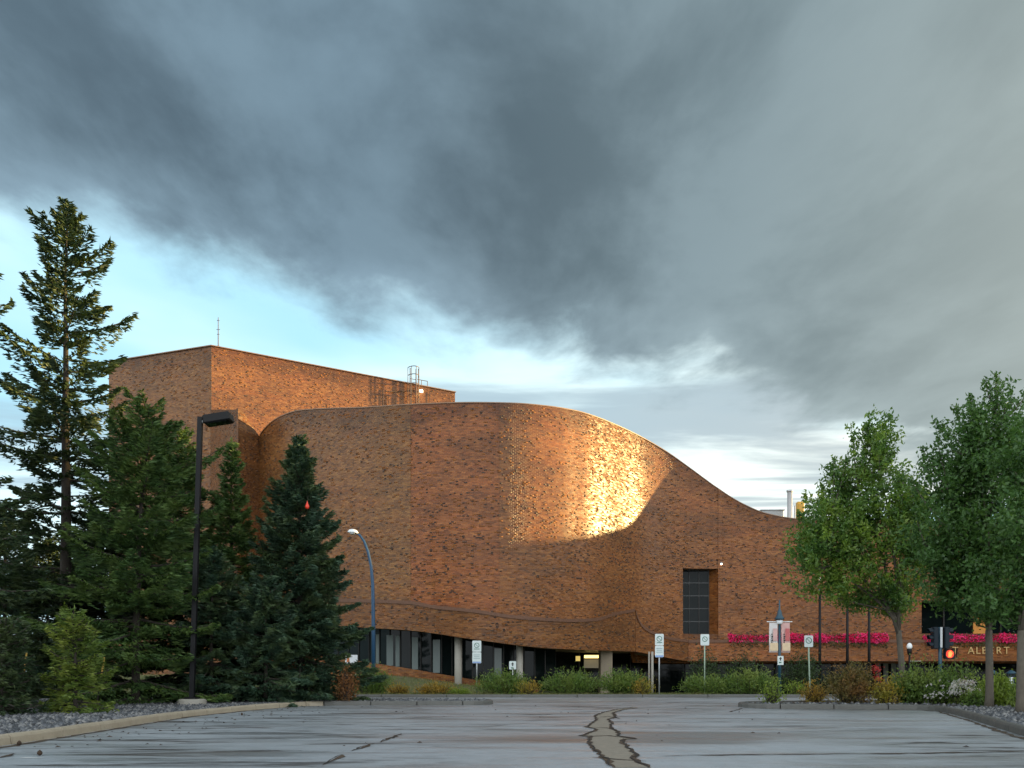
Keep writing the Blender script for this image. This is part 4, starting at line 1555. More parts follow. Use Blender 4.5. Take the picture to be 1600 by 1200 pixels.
# ------------------------------------------------------------------ broad-leaved trees on the right
def broad_tree(px, Y, base_py, blobs, forks, label, seed, mat, nclus, nleaf, trunk_r, leaf=0.12, zbase=0.1, fork_py=985, shoots=()):
    r = np.random.default_rng(seed)
    X = WX(px, Y)
    root = empty('broadleaf_tree', (X, Y, zbase), label, 'tree', 'broadleaf trees in the right hand bed')
    zf = WZ(fork_py, Y)
    tp = [(X, Y, zbase - .1), (X + .02, Y, zbase + .3), (X + .03, Y + .02, zbase + (zf - zbase) * .5), (X + forks[0] / FPX * Y, Y, zf)]
    tb = MB()
    tb.tube(tp, [trunk_r * 1.35, trunk_r * 1.05, trunk_r * .92, trunk_r * .85], 10)
    tb.build('trunk', BARKP, root, True)
    fork = np.array(tp[-1])
    # main leaders
    bb = MB()
    leaders = []
    wts = np.array([b_[2] * b_[3] for b_ in blobs], float)
    wts /= wts.sum()
    cen = []
    for (bx, by, rx, ry) in blobs:
        cen.append((WX(bx, Y), Y + r.normal(0, 0.25), WZ(by, Y)))
    for (cx_, cy_, cz_), (bx, by, rx, ry) in zip(cen, blobs):
        e = np.array([cx_, cy_, cz_ + 0.3 * ry / FPX * Y])
        st = fork + np.array([0, 0, r.uniform(-.2, .2)])
        mid = st * .55 + e * .45 + np.array([(st[0] - e[0]) * .22, r.normal(0, .2), 0.15])
        n = 7
        path = [(1 - s) ** 2 * st + 2 * s * (1 - s) * mid + s * s * e + r.normal(0, .03, 3) * s for s in np.linspace(0, 1, n)]
        bb.tube(path, [trunk_r * (0.62 - 0.50 * s) for s in np.linspace(0, 1, n)], 7)
        leaders.append(np.array(path))
    LV = []
    for k in range(nclus):
        bi = r.choice(len(blobs), p=wts)
        bx, by, rx, ry = blobs[bi]
        d = r.normal(size=3)
        d /= np.linalg.norm(d)
        q = r.random() ** 0.42
        rxm, rym = rx / FPX * Y, ry / FPX * Y
        c = np.array(cen[bi]) + d * q * np.array([rxm, rxm * 0.95, rym])
        # twig from nearest leader point
        Ld = leaders[bi]
        st = Ld[np.argmin(np.linalg.norm(Ld - (c - np.array([0, 0, .35])), axis=1))]
        mid = (st + c) / 2 + np.array([0, 0, -0.10])
        bb.tube([st, mid, c], [0.022, 0.014, 0.006], 4, False)
        n = int(nleaf * r.uniform(.6, 1.3))
        out = c - np.array(cen[bi])
        out = out / (np.linalg.norm(out) + .01) * 0.7 + np.array([0, 0, 0.75])
        out /= np.linalg.norm(out)
        s = r.uniform(-0.55, 0.75, n)
        lc = c[None] + out[None] * s[:, None] + r.normal(0, 0.135, (n, 3)) * (1.1 - 0.5 * np.abs(s))[:, None]
        ax = r.normal(0, 0.6, (n, 3)) + out[None] * 0.4
        ax[:, 2] -= 0.25
        LV.append(leaf_arrays(lc, ax, leaf * r.uniform(.45, 1.45, n), leaf * 0.48 * r.uniform(.7, 1.3, n), r))
    for (sx, sy) in shoots:
        e = np.array([WX(sx, Y), Y + r.normal(0, .4), WZ(sy, Y)])
        allp = np.concatenate(leaders)
        lowp = allp[allp[:, 2] < e[2] - 0.7]
        st = lowp[np.argmin(np.linalg.norm(lowp - (e - np.array([0, 0, 1.3])), axis=1))]
        mid = st * .5 + e * .5 + np.array([(e[0] - st[0]) * .25, 0, 0])
        path = [(1 - q) ** 2 * st + 2 * q * (1 - q) * mid + q * q * e for q in np.linspace(0, 1, 5)]
        bb.tube(path, [0.03, 0.024, 0.017, 0.01, 0.005], 5, False)
        n = 150
        q = r.random(n) ** 0.8
        lc = ((1 - q) ** 2)[:, None] * st + (2 * q * (1 - q))[:, None] * mid + (q * q)[:, None] * e
        lc = lc + r.normal(0, 1, (n, 3)) * (0.05 + 0.13 * (1 - q))[:, None]
        ax = r.normal(0, 0.5, (n, 3)) + np.array([0, 0, .5])
        LV.append(leaf_arrays(lc, ax, leaf * r.uniform(.7, 1.2, n), leaf * .45 * r.uniform(.8, 1.2, n), r))
    bb.build('limbs', BARKP, root, True)
    leaves_obj('crown', LV, mat, root)
    return root


broad_tree(1408, 28.0, 1095,
           [(1368, 712, 34, 52), (1345, 770, 48, 50), (1400, 775, 40, 55), (1312, 800, 34, 40), (1300, 850, 52, 48), (1365, 850, 60, 55), (1425, 850, 40, 60), (1284, 900, 44, 42), (1272, 850, 30, 38), (1345, 920, 55, 32), (1410, 925, 45, 40)],
           (-4,), 'broadleaf tree with a forked trunk in front of the pink flower boxes', 21, LEAF_A, 255, 105, 0.105, 0.155, shoots=((1366, 652), (1354, 662), (1330, 682), (1385, 688), (1402, 700), (1307, 712), (1326, 712), (1262, 768), (1290, 768), (1247, 800), (1250, 860), (1255, 915), (1420, 735), (1440, 765)))
broad_tree(1545, 23.0, 1105,
           [(1548, 685, 36, 48), (1510, 725, 45, 48), (1575, 735, 42, 50), (1480, 785, 42, 55), (1535, 785, 60, 60), (1470, 850, 48, 55), (1530, 870, 65, 60), (1585, 850, 45, 60), (1470, 915, 45, 40), (1530, 935, 50, 35)],
           (0,), 'tall broadleaf tree with a straight slim trunk behind the right kerb', 22, LEAF_B, 280, 110, 0.105, 0.140, shoots=((1548, 586), (1534, 596), (1522, 612), (1500, 628), (1485, 640), (1470, 680), (1456, 690), (1432, 742), (1580, 615), (1598, 606), (1430, 800), (1428, 860)))
broad_tree(1595, 19.5, 1118,
           [(1668, 690, 45, 50), (1700, 740, 60, 80), (1625, 740, 50, 65), (1605, 835, 52, 65), (1680, 830, 70, 80), (1640, 910, 60, 50), (1590, 930, 40, 40)],
           (2,), 'broadleaf tree at the right edge with the thickest, nearest trunk', 23, LEAF_B, 240, 115, 0.115, 0.130, shoots=((1612, 700), (1585, 780), (1650, 620)))

# ------------------------------------------------------------------ shrubs
def shrub(px, Y, w_px, top_py, base_z, label, mat, seed, n=2600, leaf=(0.13, 0.045), upright=0.7, group=None, name='shrub', depth=None, gap=0.0):
    r = np.random.default_rng(seed)
    X = WX(px, Y)
    R = w_px / 2 / FPX * Y
    D = depth or R * 0.8
    H = WZ(top_py, Y) - base_z
    root = empty(name, (X, Y, base_z), label, 'plant' if name != 'shrub' else 'shrub', group)
    ns = 70
    st = MB()
    VS = []
    per = max(6, n // ns)
    for k in range(ns):
        a = r.uniform(0, 6.283)
        q = r.random() ** 0.5
        tip = np.array([X + math.cos(a) * R * q, Y + math.sin(a) * D * q, base_z + H * (math.sqrt(max(0.02, 1 - (q * 0.93) ** 2)) * r.uniform(.72, 1.12))])
        b0 = np.array([X + math.cos(a) * R * q * .35, Y + math.sin(a) * D * q * .35, base_z - .02])
        md = b0 * .45 + tip * .55 + np.array([0, 0, .12 * H])
        st.tube([b0, md, tip], [0.012, 0.008, 0.003], 4, False)
        s = gap + (1 - gap) * r.random(per) ** 0.6
        path = ((1 - s) ** 2)[:, None] * b0 + (2 * s * (1 - s))[:, None] * md + (s * s)[:, None] * tip
        sp = 0.07 + 0.10 * s
        c = path + r.normal(0, 1, (per, 3)) * (sp * min(1.0, H * 1.2 + .1))[:, None]
        c[:, 2] = np.maximum(c[:, 2], base_z + 0.02)
        d = tip - b0
        d /= np.linalg.norm(d) + 1e-6
        ax = d[None] * upright + r.normal(0, 0.45, (per, 3))
        VS.append(leaf_arrays(c, ax, leaf[0] * r.uniform(.6, 1.35, per), leaf[1] * r.uniform(.7, 1.3, per), r))
    st.build('stems', BARK, root)
    leaves_obj('foliage', VS, mat, root)
    return root


def tz(px, Y):
    return float(terrain_z(np.array(WX(px, Y)), np.array(Y)))


gk = 'shrubs along the far kerb'
SHR = [
    (580, 40.5, 72, 1044, 'grassy green shrub at the foot of the blue curved street lamp', SH_GREEN, 3200),
    (787, 40.5, 96, 1050, 'round green shrub in front of the small arrow sign', SH_GREEN, 4200),
    (893, 40.6, 104, 1050, 'green shrub in front of the dark entrance, left one of the touching pair', SH_GREEN, 4600),
    (972, 40.3, 92, 1050, 'green shrub left of the tall double sign, right one of the touching pair', SH_GREEN, 4200),
    (1108, 40.4, 92, 1056, 'low green shrub just right of the tall double sign', SH_GREEN, 3600),
    (1172, 40.2, 100, 1047, 'bright green shrub left of the teal banner lamp', SH_GREEN, 4400),
]
for i, (p, Y, w, tp_, lb, mt, n) in enumerate(SHR):
    shrub(p, Y, w, tp_, tz(p, Y), lb, mt, 100 + i, n, (0.15, 0.04), 0.8, gk)
SH2 = [
    (622, 39.6, 34, 1070, 'small orange yellow plant beside the grassy green shrub', SH_ORANGE, 900),
    (682, 39.8, 74, 1068, 'low orange yellow plant cushion on the grass slope', SH_ORANGE, 2200),
    (718, 39.6, 40, 1076, 'low bright grass tuft left of the round green shrub', SH_LIME, 900),
    (825, 39.5, 40, 1064, 'yellowing clump at the right side of the round green shrub', SH_YELLOW, 900),
    (1006, 39.5, 34, 1062, 'yellowing clump at the foot of the tall double sign', SH_YELLOW, 900),
]
for i, (p, Y, w, tp_, lb, mt, n) in enumerate(SH2):
    shrub(p, Y, w, tp_, tz(p, Y), lb, mt, 130 + i, n, (0.12, 0.035), 0.8, 'small plants along the far kerb')
SH3 = [
    (1100, 47, 62, 1018, 'dark rounded bush behind the single sign, left one', 2600),
    (1163, 47, 72, 1020, 'dark rounded bush between single sign and teal banner lamp', 3000),
    (1255, 45, 66, 1018, 'tall dark bush just right of the teal banner lamp', 3600),
]
for i, (p, Y, w, tp_, lb, n) in enumerate(SH3):
    shrub(p, Y, w, tp_, tz(p, Y), lb, SH_DARK, 150 + i, n, (0.12, 0.06), 0.3, 'dark bushes before the entrance')
gb = 'shrubs in the right hand bed'
SH4 = [
    (1206, 26.6, 30, 1068, 'tiny lime sprout at the tip of the traffic island', SH_LIME, 160, (0.10, 0.04)),
    (1244, 39.6, 34, 1066, 'lime yellow plant at the far kerb right of the teal banner lamp', SH_LIME, 700, (0.12, 0.04)),
    (1272, 28.6, 44, 1069, 'low orange green plant at the foot of the leaning green signpost', SH_ORANGE, 1100, (0.10, 0.035)),
    (1332, 27.0, 92, 1040, 'rounded olive shrub with rusty tips on the traffic island', SH_OLIVE, 5200, (0.09, 0.035)),
    (1383, 26.4, 44, 1066, 'yellow shrub beside the rounded olive one', SH_YELLOW, 1800, (0.09, 0.035)),
    (1425, 26.8, 70, 1052, 'leafy green shrub at the foot of the forked tree', SH_GREEN, 3200, (0.11, 0.05)),
    (1472, 26.2, 74, 1052, 'leafy green shrub below the red hand signal', SH_GREEN, 3400, (0.11, 0.05)),
    (1562, 24.2, 60, 1060, 'bright lime green shrub between the two right hand trunks', SH_LIME, 2600, (0.12, 0.05)),
    (1525, 24.0, 40, 1082, 'low green plant at the foot of the straight slim trunk', SH_GREEN, 1200, (0.10, 0.045)),
    (1608, 22.0, 50, 1072, 'low green shrub at the right edge behind the thick trunk', SH_GREEN, 1600, (0.10, 0.045)),
    (1440, 30.0, 64, 1030, 'tall loose shrub with arching shoots behind the forked tree', SH_GREEN, 700, (0.11, 0.05)),
    (1500, 29.0, 60, 1028, 'tall loose shrub with arching shoots below the gold letters', SH_GREEN, 650, (0.11, 0.05)),
]
for i, (p, Y, w, tp_, lb, mt, n, lf) in enumerate(SH4):
    shrub(p, Y, w, tp_, tz(p, Y) if Y > 38 else 0.1, lb, mt, 170 + i, n, lf, 0.55, gb)
shrub(541, 28.2, 24, 1044, 0.1, 'rusty dead conifer branches at the right end of the spruce row', NEEDLE_X, 190, 1300, (0.13, 0.03), 0.4, None, depth=0.4)
# flowering shrub: white and pale pink heads
fl = shrub(1502, 25.6, 46, 1062, 0.1, 'shrub heaped with white and pale pink blossoms', SH_GREEN, 195, 900, (0.10, 0.045), 0.4, gb)
r = np.random.default_rng(31)
FV = []
for k in range(46):
    d = r.normal(size=3)
    d /= np.linalg.norm(d)
    d[2] = abs(d[2])
    c = np.array([WX(1502, 25.6), 25.4, 0.45]) + d * np.array([0.42, 0.35, 0.42]) * r.uniform(.75, 1)
    n = 26
    cc = c[None] + r.normal(0, 0.045, (n, 3))
    FV.append(leaf_arrays(cc, r.normal(size=(n, 3)), 0.05, 0.045, r))
for k in range(40):
    c = np.array([WX(r.uniform(1440, 1490), 26), 25.7 + r.normal(0, .2), r.uniform(0.3, 0.85)])
    n = 8
    FV.append(leaf_arrays(c[None] + r.normal(0, 0.02, (n, 3)), r.normal(size=(n, 3)), 0.045, 0.04, r))
leaves_obj('blossoms', FV, WHITEP, fl)

# grass blades on the far slope
r = np.random.default_rng(41)
n = 26000
gx_ = r.uniform(-26, 10, n)
gy_ = r.uniform(38.4, 50, n)
gz_ = terrain_z(gx_, gy_)
c = np.stack([gx_, gy_, gz_ + 0.04], -1)
ax = r.normal(0, 0.35, (n, 3))
ax[:, 2] = 1
ob = leaves_obj('grass', [leaf_arrays(c, ax, r.uniform(.10, .22, n), 0.02 + 0 * gx_, r)], GRASSM, None)
tag(ob, 'short mown grass on the slope before the building', 'grass', kind='stuff')

# flower boxes on the band
def flower_box(p0, p1, label, seed):
    r = np.random.default_rng(seed)
    Y = 57.55
    x0, x1 = WX(p0, Y), WX(p1, Y)
    zt = BZ1
    root = empty('flower_box', ((x0 + x1) / 2, Y, zt - .1), label, 'flower box', 'pink flower boxes along the parapet')
    MB().box(((x0 + x1) / 2, 57.95, zt + 0.08), (x1 - x0, 0.5, 0.30), 0, 0.03).build('trough', SIGNK, root)
    L = x1 - x0
    n = int(L * 480)
    x = r.uniform(x0 - .15, x1 + .15, n)
    clump = 0.5 + 0.5 * np.sin(x * 2.1 + np.sin(x * .9) * 2)
    a = r.uniform(-0.55, 1.9, n)
    rr_ = 0.20 + 0.15 * clump + r.normal(0, .07, n)
    y = 57.75 - np.cos(a) * rr_ * .9
    z = zt + 0.04 + np.sin(a) * rr_
    c = np.stack([x, y, z], -1)
    leaves_obj('flowers', [leaf_arrays(c, r.normal(size=(n, 3)), 0.12 * r.uniform(.7, 1.2, n), 0.11 + 0 * x, r)], PINK, root)
    n2 = int(L * 170)
    x = r.uniform(x0 - .1, x1 + .1, n2)
    a = r.uniform(-1.2, 1.6, n2)
    rr_ = 0.36 + r.normal(0, .05, n2)
    c = np.stack([x, 57.72 - np.cos(a) * rr_ * .8, zt + 0.02 + np.sin(a) * rr_ - 0.15 * (a < 0)], -1)
    leaves_obj('foliage', [leaf_arrays(c, r.normal(size=(n2, 3)), 0.13 * r.uniform(.7, 1.2, n2), 0.06 + 0 * x, r)], SH_DARK, root)


flower_box(1142, 1262, 'box of pink flowers behind the teal banner lamp', 61)
flower_box(1264, 1384, 'box of pink flowers behind the three black poles', 62)
flower_box(1448, 1536, 'box of pink flowers behind the traffic signal, above the letters', 63)
flower_box(1538, 1660, 'box of pink flowers at the right edge of the picture', 64)

# ------------------------------------------------------------------ street furniture
# black car-park lamp
LX, LY = WX(300, 25.2), 25.2
tx = WX(313, 25.2)
lp = empty('parking_lot_lamp', (LX, LY, 0.1), 'tall black square lamp post with a tilted box head among the spruces', 'lamp post')
MB().lathe((LX, LY, 0.0), [(0.42, 0.0), (0.42, 0.26), (0.36, 0.30), (0.1, 0.30)], 18).build('footing', CONC, lp)
zt_ = WZ(652, LY)
s = 0.068
v = [(LX - s, LY - s, 0.3), (LX + s, LY - s, 0.3), (LX + s, LY + s, 0.3), (LX - s, LY + s, 0.3), (tx - s, LY - s, zt_), (tx + s, LY - s, zt_), (tx + s, LY + s, zt_), (tx - s, LY + s, zt_)]
MB().add(v, [(3, 2, 1, 0), (4, 5, 6, 7), (0, 1, 5, 4), (1, 2, 6, 5), (2, 3, 7, 6), (3, 0, 4, 7)]).build('pole', BLACK, lp)
MB().box((LX, LY, 0.33), (0.36, 0.36, 0.05), 0, 0.01).build('base_plate', BLACK, lp)
ca = rad(9)
h = MB().box((0, 0, 0), (0.82, 0.46, 0.25), 0, 0.03)
hc = W(341, 655, LY)
h.v = [(hc.x + x * math.cos(ca) - z * math.sin(ca), LY + y, hc.z + x * math.sin(ca) + z * math.cos(ca)) for x, y, z in h.v]
h = h.build('lamp_head', BLACK, lp)
l_ = MB().box((0, 0, -0.13), (0.6, 0.36, 0.02))
l_.v = [(hc.x + x * math.cos(ca) - z * math.sin(ca), LY + y, hc.z + x * math.sin(ca) + z * math.cos(ca)) for x, y, z in l_.v]
l_.build('lens', GLASS, h)
MB().tube([(tx, LY, hc.z - .1), (hc.x - .36, LY, hc.z - .05)], 0.05, 8).build('arm', GALV, lp)

# blue curved street lamp
SY = 43.5
sl = empty('street_lamp', W(583, 1075, SY), 'slender blue street lamp with a curved arm and white head', 'street lamp')
path = [W(p, q, SY) for p, q in ((583.5, 1090), (583.5, 980), (582.5, 915), (580, 885), (575, 862), (569, 846), (562, 836), (556, 833))]
MB().tube(path, [0.11, 0.10, 0.088, 0.080, 0.072, 0.066, 0.06, 0.055], 10).build('pole', BLUE, sl, True)
c = W(551.5, 831.5, SY)
hd = MB().lathe((0, 0, 0), [(0.02, -0.06), (0.22, -0.05), (0.25, 0.0), (0.20, 0.09), (0.10, 0.15), (0.02, 0.16)], 14)
hd.v = [(c.x + x * 1.15, c.y + y * .8, c.z + z - 0.12 * x) for x, y, z in hd.v]
hd = hd.build('lamp_head', LAMPW, sl, True)
MB().lathe((c.x, c.y, c.z - 0.10), [(0.05, -0.03), (0.13, -0.02), (0.16, 0.04)], 12).build('lens', GALV, hd, True)
MB().box((path[0].x, SY, path[0].z + .15), (0.32, 0.32, 0.3), 0, 0.04).build('base', BLUE, sl)


def sign_marks(cx, y, z, kind, parent):
    if kind == 'ring':
        m_ = MB()
        n = 20
        for k in range(n):
            a0_, a1_ = 2 * math.pi * k / n, 2 * math.pi * (k + 1) / n
            m_.add([(cx + .13 * math.cos(a0_), y, z + .13 * math.sin(a0_)), (cx + .13 * math.cos(a1_), y, z + .13 * math.sin(a1_)), (cx + .10 * math.cos(a1_), y, z + .10 * math.sin(a1_)), (cx + .10 * math.cos(a0_), y, z + .10 * math.sin(a0_))], [(3, 2, 1, 0)])
        m_.add([(cx - .085, y, z + .07), (cx - .07, y, z + .085), (cx + .085, y, z - .07), (cx + .07, y, z - .085)], [(0, 1, 2, 3)])
        m_.build('ring_symbol', SIGNG, parent)
    elif kind == 'arrow':
        MB().add([(cx - .03, y, z - .04), (cx + .03, y, z - .04), (cx + .03, y, z + .05), (cx + .08, y, z + .05), (cx, y, z + .15), (cx - .08, y, z + .05), (cx - .03, y, z + .05)], [tuple(range(7))]).build('arrow_symbol', SIGNK, parent)
        MB().box((cx - .02, y + .002, z - .13), (0.12, 0.004, 0.06)).build('small_symbol', SIGNG, parent)


def signpost(px, Y, plates, base_py, label, post_mat=GALV, lean_px=0, name='signpost', zb=None):
    """plates: list of (py0, py1, w_px, kind)"""
    x = WX(px, Y)
    z0 = WZ(base_py, Y) if zb is None else zb
    root = empty(name, (x + lean_px / FPX * Y, Y, z0), label, 'sign', 'signposts along the street')
    ztop = WZ(plates[0][0], Y) - 0.05
    MB().tube([(x + lean_px / FPX * Y, Y, z0 - 0.05), (x, Y, ztop)], 0.032, 8).build('post', post_mat, root, True)
    for (a, b_, w, kind) in plates:
        zc_ = (WZ(a, Y) + WZ(b_, Y)) / 2
        hh = WZ(a, Y) - WZ(b_, Y)
        ww = w / FPX * Y
        ch = 0.03
        ol = [(x - ww / 2 + ch, zc_ - hh / 2), (x + ww / 2 - ch, zc_ - hh / 2), (x + ww / 2, zc_ - hh / 2 + ch), (x + ww / 2, zc_ + hh / 2 - ch), (x + ww / 2 - ch, zc_ + hh / 2), (x - ww / 2 + ch, zc_ + hh / 2), (x - ww / 2, zc_ + hh / 2 - ch), (x - ww / 2, zc_ - hh / 2 + ch)]
        pl = MB().plate(ol, Y - 0.05, 0.012).build('sign_plate', SIGNW, root)
        yb_ = Y - 0.056
        if kind in ('ring', 'arrow'):
            sign_marks(x, yb_, zc_ + (0.03 if kind == 'ring' else 0.0), kind, pl)
        elif kind == 'bus':
            sign_marks(x, yb_, zc_ + .04, 'ring', pl)
            MB().box((x, yb_, zc_ - .14), (ww * .6, .004, .035)).build('printed_line', SIGNG, pl)
        elif kind == 'text':
            for k in range(3):
                MB().box((x, yb_, zc_ + .14 - k * .085), (ww * (.7 - .1 * (k % 2)), .004, .03)).build('printed_line', simple('print_grey', (0.33, 0.42, 0.42), 0.5), pl)
            MB().box((x, yb_ - .001, zc_ - hh / 2 + .05), (ww * .92, .004, .075)).build('blue_strip', SIGNB, pl)
    return root


signpost(745, 41.5, [(1001, 1018.5, 14, 'bus'), (1019, 1036.5, 14, 'text')], 1078, 'tall double sign left of the round green shrub, before the window band', zb=0.12)
signpost(801, 42.0, [(1033, 1046, 11, 'arrow')], 1075, 'small arrow sign behind the round green shrub', zb=0.1)
signpost(1030, 38.7, [(990.5, 1008.5, 13.5, 'bus'), (1009, 1027, 13.5, 'text')], 1086, 'tall double sign at the far kerb before the fascia corner', zb=0.1)
signpost(1101, 40.0, [(991, 1008.5, 13.5, 'ring')], 1080, 'single sign below the tall window', GREENPOST, zb=0.1)
signpost(1263, 34.0, [(993, 1011, 13.5, 'ring')], 1076, 'single sign on a leaning green post right of the teal banner lamp', GREENPOST, 3, zb=0.0)

# teal lamp with banners
BY = 42.0
x = WX(1218, BY)
bn = empty('banner_lamp', (x, BY, 0.1), 'teal post lamp with conical top and two printed banners', 'street lamp')
zt_ = WZ(939, BY)
MB().tube([(x, BY, -0.1), (x, BY, WZ(975, BY))], [0.09, 0.06], 10).build('pole', TEAL, bn, True)
hd = MB().lathe((x, BY, WZ(968, BY)), [(0.26, 0.0), (0.22, 0.08), (0.13, 0.25), (0.10, 0.42), (0.05, 0.5), (0.035, 0.95), (0.01, 1.0)], 12).build('lamp_hood', TEAL, bn, True)
MB().lathe((x, BY, WZ(970.5, BY)), [(0.10, -0.16), (0.15, -0.10), (0.16, 0.06)], 12).build('lamp_glass', LAMPW, hd, True)
PK = simple('banner_pink', (0.60, 0.36, 0.33), 0.7, var=0.35, scale=3)
RD = simple('banner_red', (0.50, 0.12, 0.12), 0.7, var=0.2)
CRM = simple('banner_cream', (0.66, 0.50, 0.32), 0.7, var=0.2)
WHT = simple('banner_white', (0.66, 0.62, 0.60), 0.7, var=0.1)
for sgn, wpx in ((-1, 13), (1, 13)):
    w = wpx / FPX * BY
    z1, z0 = WZ(973, BY), WZ(1018, BY)
    xc = x + sgn * (0.10 + w / 2)
    MB().tube([(x, BY, z1 + .05), (x + sgn * (w + .22), BY, z1 + .05)], 0.022, 6).build('banner_arm', LAMPW, bn)
    MB().tube([(x, BY, z0 - .03), (x + sgn * (w + .12), BY, z0 - .03)], 0.016, 6).build('banner_arm', GALV, bn)
    m_ = MB()
    nseg = 8
    pts = []
    for k in range(nseg + 1):
        t = k / nseg
        wv = 0.02 * math.sin(t * 5 + sgn)
        pts += [(xc - w / 2, BY + wv, z1 + (z0 - z1) * t), (xc + w / 2, BY + wv * .4, z1 + (z0 - z1) * t)]
    m_.add(pts, [(2 * k, 2 * k + 2, 2 * k + 3, 2 * k + 1) for k in range(nseg)])
    bnr = m_.build('banner', PK if sgn > 0 else WHT, bn)
    md = bnr.modifiers.new('thick', 'SOLIDIFY')
    md.thickness = 0.006
    # printed figures: dark silhouette, red field, cream foot
    yb_ = BY - 0.045
    MB().box((xc + .02, yb_, z0 + .24), (w * .96, .004, 0.40)).build('banner_print', CRM, bnr)
    MB().box((xc + w * .18, yb_ - .003, z0 + .85), (w * .5, .004, 0.62)).build('banner_print', RD if sgn > 0 else PK, bnr)
    for k in range(5):
        MB().box((xc - w * .22 + .02 * (k % 2), yb_ - .006, z0 + .46 + k * .1), (0.05 + 0.035 * (k % 2), .004, 0.07)).build('banner_print', SIGNK, bnr)
a_, b2 = WZ(1025, BY), WZ(1039, BY)
pl = MB().plate([(x - .13, b2), (x + .17, b2), (x + .17, a_), (x - .13, a_)], BY - .10, .012).build('sign_plate', SIGNW, bn)
sign_marks(x + .02, BY - .106, (a_ + b2) / 2 + .03, 'arrow', pl)

# three slim black poles before the wing
for p, tp_, lb in ((1281, 925, 'slim black pole before the wing, leftmost of three'), (1324, 925, 'slim black pole before the wing, middle of three'), (1358, 925, 'slim black pole before the wing, rightmost of three')):
    Y = 53.0
    x = WX(p, Y)
    q = empty('flag_pole', (x, Y, -0.7), lb, 'pole', 'slim black poles before the wing')
    MB().tube([(x, Y, -0.75), (x, Y, WZ(tp_, Y))], [0.11, 0.075], 8).build('shaft', BLACK, q, True)
    MB().lathe((x, Y, WZ(tp_, Y)), [(0.05, 0), (0.09, 0.05), (0.10, 0.10), (0.06, 0.17), (0.01, 0.2)], 10).build('finial', TEAL, q, True)
    MB().lathe((x, Y, -0.75), [(0.22, 0), (0.22, 0.1), (0.12, 0.2)], 12).build('base', BLACK, q, True)

# traffic signal
TY = 38.9
x = WX(1469, TY)
ts = empty('traffic_signal', (x, TY, 0.1), 'traffic signal pole with two side-facing heads and a lit red hand', 'traffic signal')
MB().tube([(x, TY, -0.05), (x, TY, WZ(980, TY))], 0.085, 12).build('pole', TEAL, ts, True)
MB().box((x, TY - .09, WZ(996, TY)), (0.10, 0.05, 0.95)).build('pole_plate', GALV, ts)
HOUS = simple('signal_housing', (0.006, 0.013, 0.020), 0.5, spec=0.25)
LENS = simple('signal_lens', (0.06, 0.02, 0.015), 0.2)
for sgn in (-1, 1):
    xc = x + sgn * 0.26
    zc_ = WZ(997, TY)
    hd = MB().box((xc, TY, zc_), (0.22, 0.36, 1.02), 0, 0.03).build('signal_head', HOUS, ts)
    for k in range(3):
        z = zc_ + (1 - k) * 0.32
        m_ = MB()
        n = 10
        vv, ff = [], []
        for j in range(n + 1):
            a = rad(-20) + rad(220) * j / n
            for d_ in (0.10, 0.34 - 0.06 * (1 - math.sin(max(0, a)))):
                vv.append((xc + sgn * d_, TY + 0.14 * math.cos(a), z + 0.14 * math.sin(a)))
            if j:
                ff.append((2 * j - 2, 2 * j - 1, 2 * j + 1, 2 * j))
        vz = m_.add(vv, ff).build('visor', HOUS, hd)
        vz.modifiers.new('thick', 'SOLIDIFY').thickness = 0.008
        dsk = MB().tube([(xc + sgn * 0.10, TY, z), (xc + sgn * 0.125, TY, z)], [0.12, 0.10], 12).build('lens', LENS, hd)
    for zz in (zc_ - 0.45, zc_ + 0.45):
        MB().box((x + sgn * 0.12, TY, zz), (0.2, 0.06, 0.05)).build('bracket', HOUS, ts)
# pedestrian head with lit hand
px_, pz_ = WX(1483, TY), WZ(1022, TY)
ph = MB().box((px_, TY, pz_), (0.48, 0.24, 0.46), 0, 0.03).build('pedestrian_head', HOUS, ts)
HANDM = simple('lit_hand', (0.9, 0.1, 0.02), 0.5, emit=(1.0, 0.055, 0.012), es=3.2)
FACE = simple('signal_face', (0.20, 0.02, 0.01), 0.3, emit=(1.0, 0.05, 0.01), es=0.35)
MB().tube([(px_ - .03, TY - .125, pz_), (px_ - .03, TY - .135, pz_)], 0.19, 20).build('signal_face', FACE, ph)
hx = px_ - .03
m_ = MB()
yh = TY - .142
m_.plate([(hx - .075, pz_ - .14), (hx + .06, pz_ - .14), (hx + .085, pz_ - .02), (hx + .085, pz_ + .03), (hx - .075, pz_ + .03)], yh, .006)
for k, hh in enumerate((.10, .14, .15, .12)):
    xx = hx - .072 + k * .041
    m_.plate([(xx, pz_ + .03), (xx + .032, pz_ + .03), (xx + .032, pz_ + hh), (xx, pz_ + hh)], yh, .006)
m_.plate([(hx + .085, pz_ - .03), (hx + .135, pz_ + .04), (hx + .115, pz_ + .065), (hx + .07, pz_ + .0)], yh, .006)
m_.build('hand_symbol', HANDM, ph)
m_ = MB()
vv, ff = [], []
for j, (a, b_) in enumerate(((-.26, -.2), (-.26, .25), (.26, .25), (.26, -.2))):
    for d_ in (-.12, -.28 if 0 < j < 3 else -.16):
        vv.append((px_ + a, TY + d_, pz_ + b_))
    if j:
        ff.append((2 * j - 2, 2 * j - 1, 2 * j + 1, 2 * j))
m_.add(vv, ff).build('visor', HOUS, ph).modifiers.new('thick', 'SOLIDIFY').thickness = 0.01
MB().box((x + .14, TY, pz_), (0.2, 0.06, 0.05)).build('bracket', HOUS, ts)

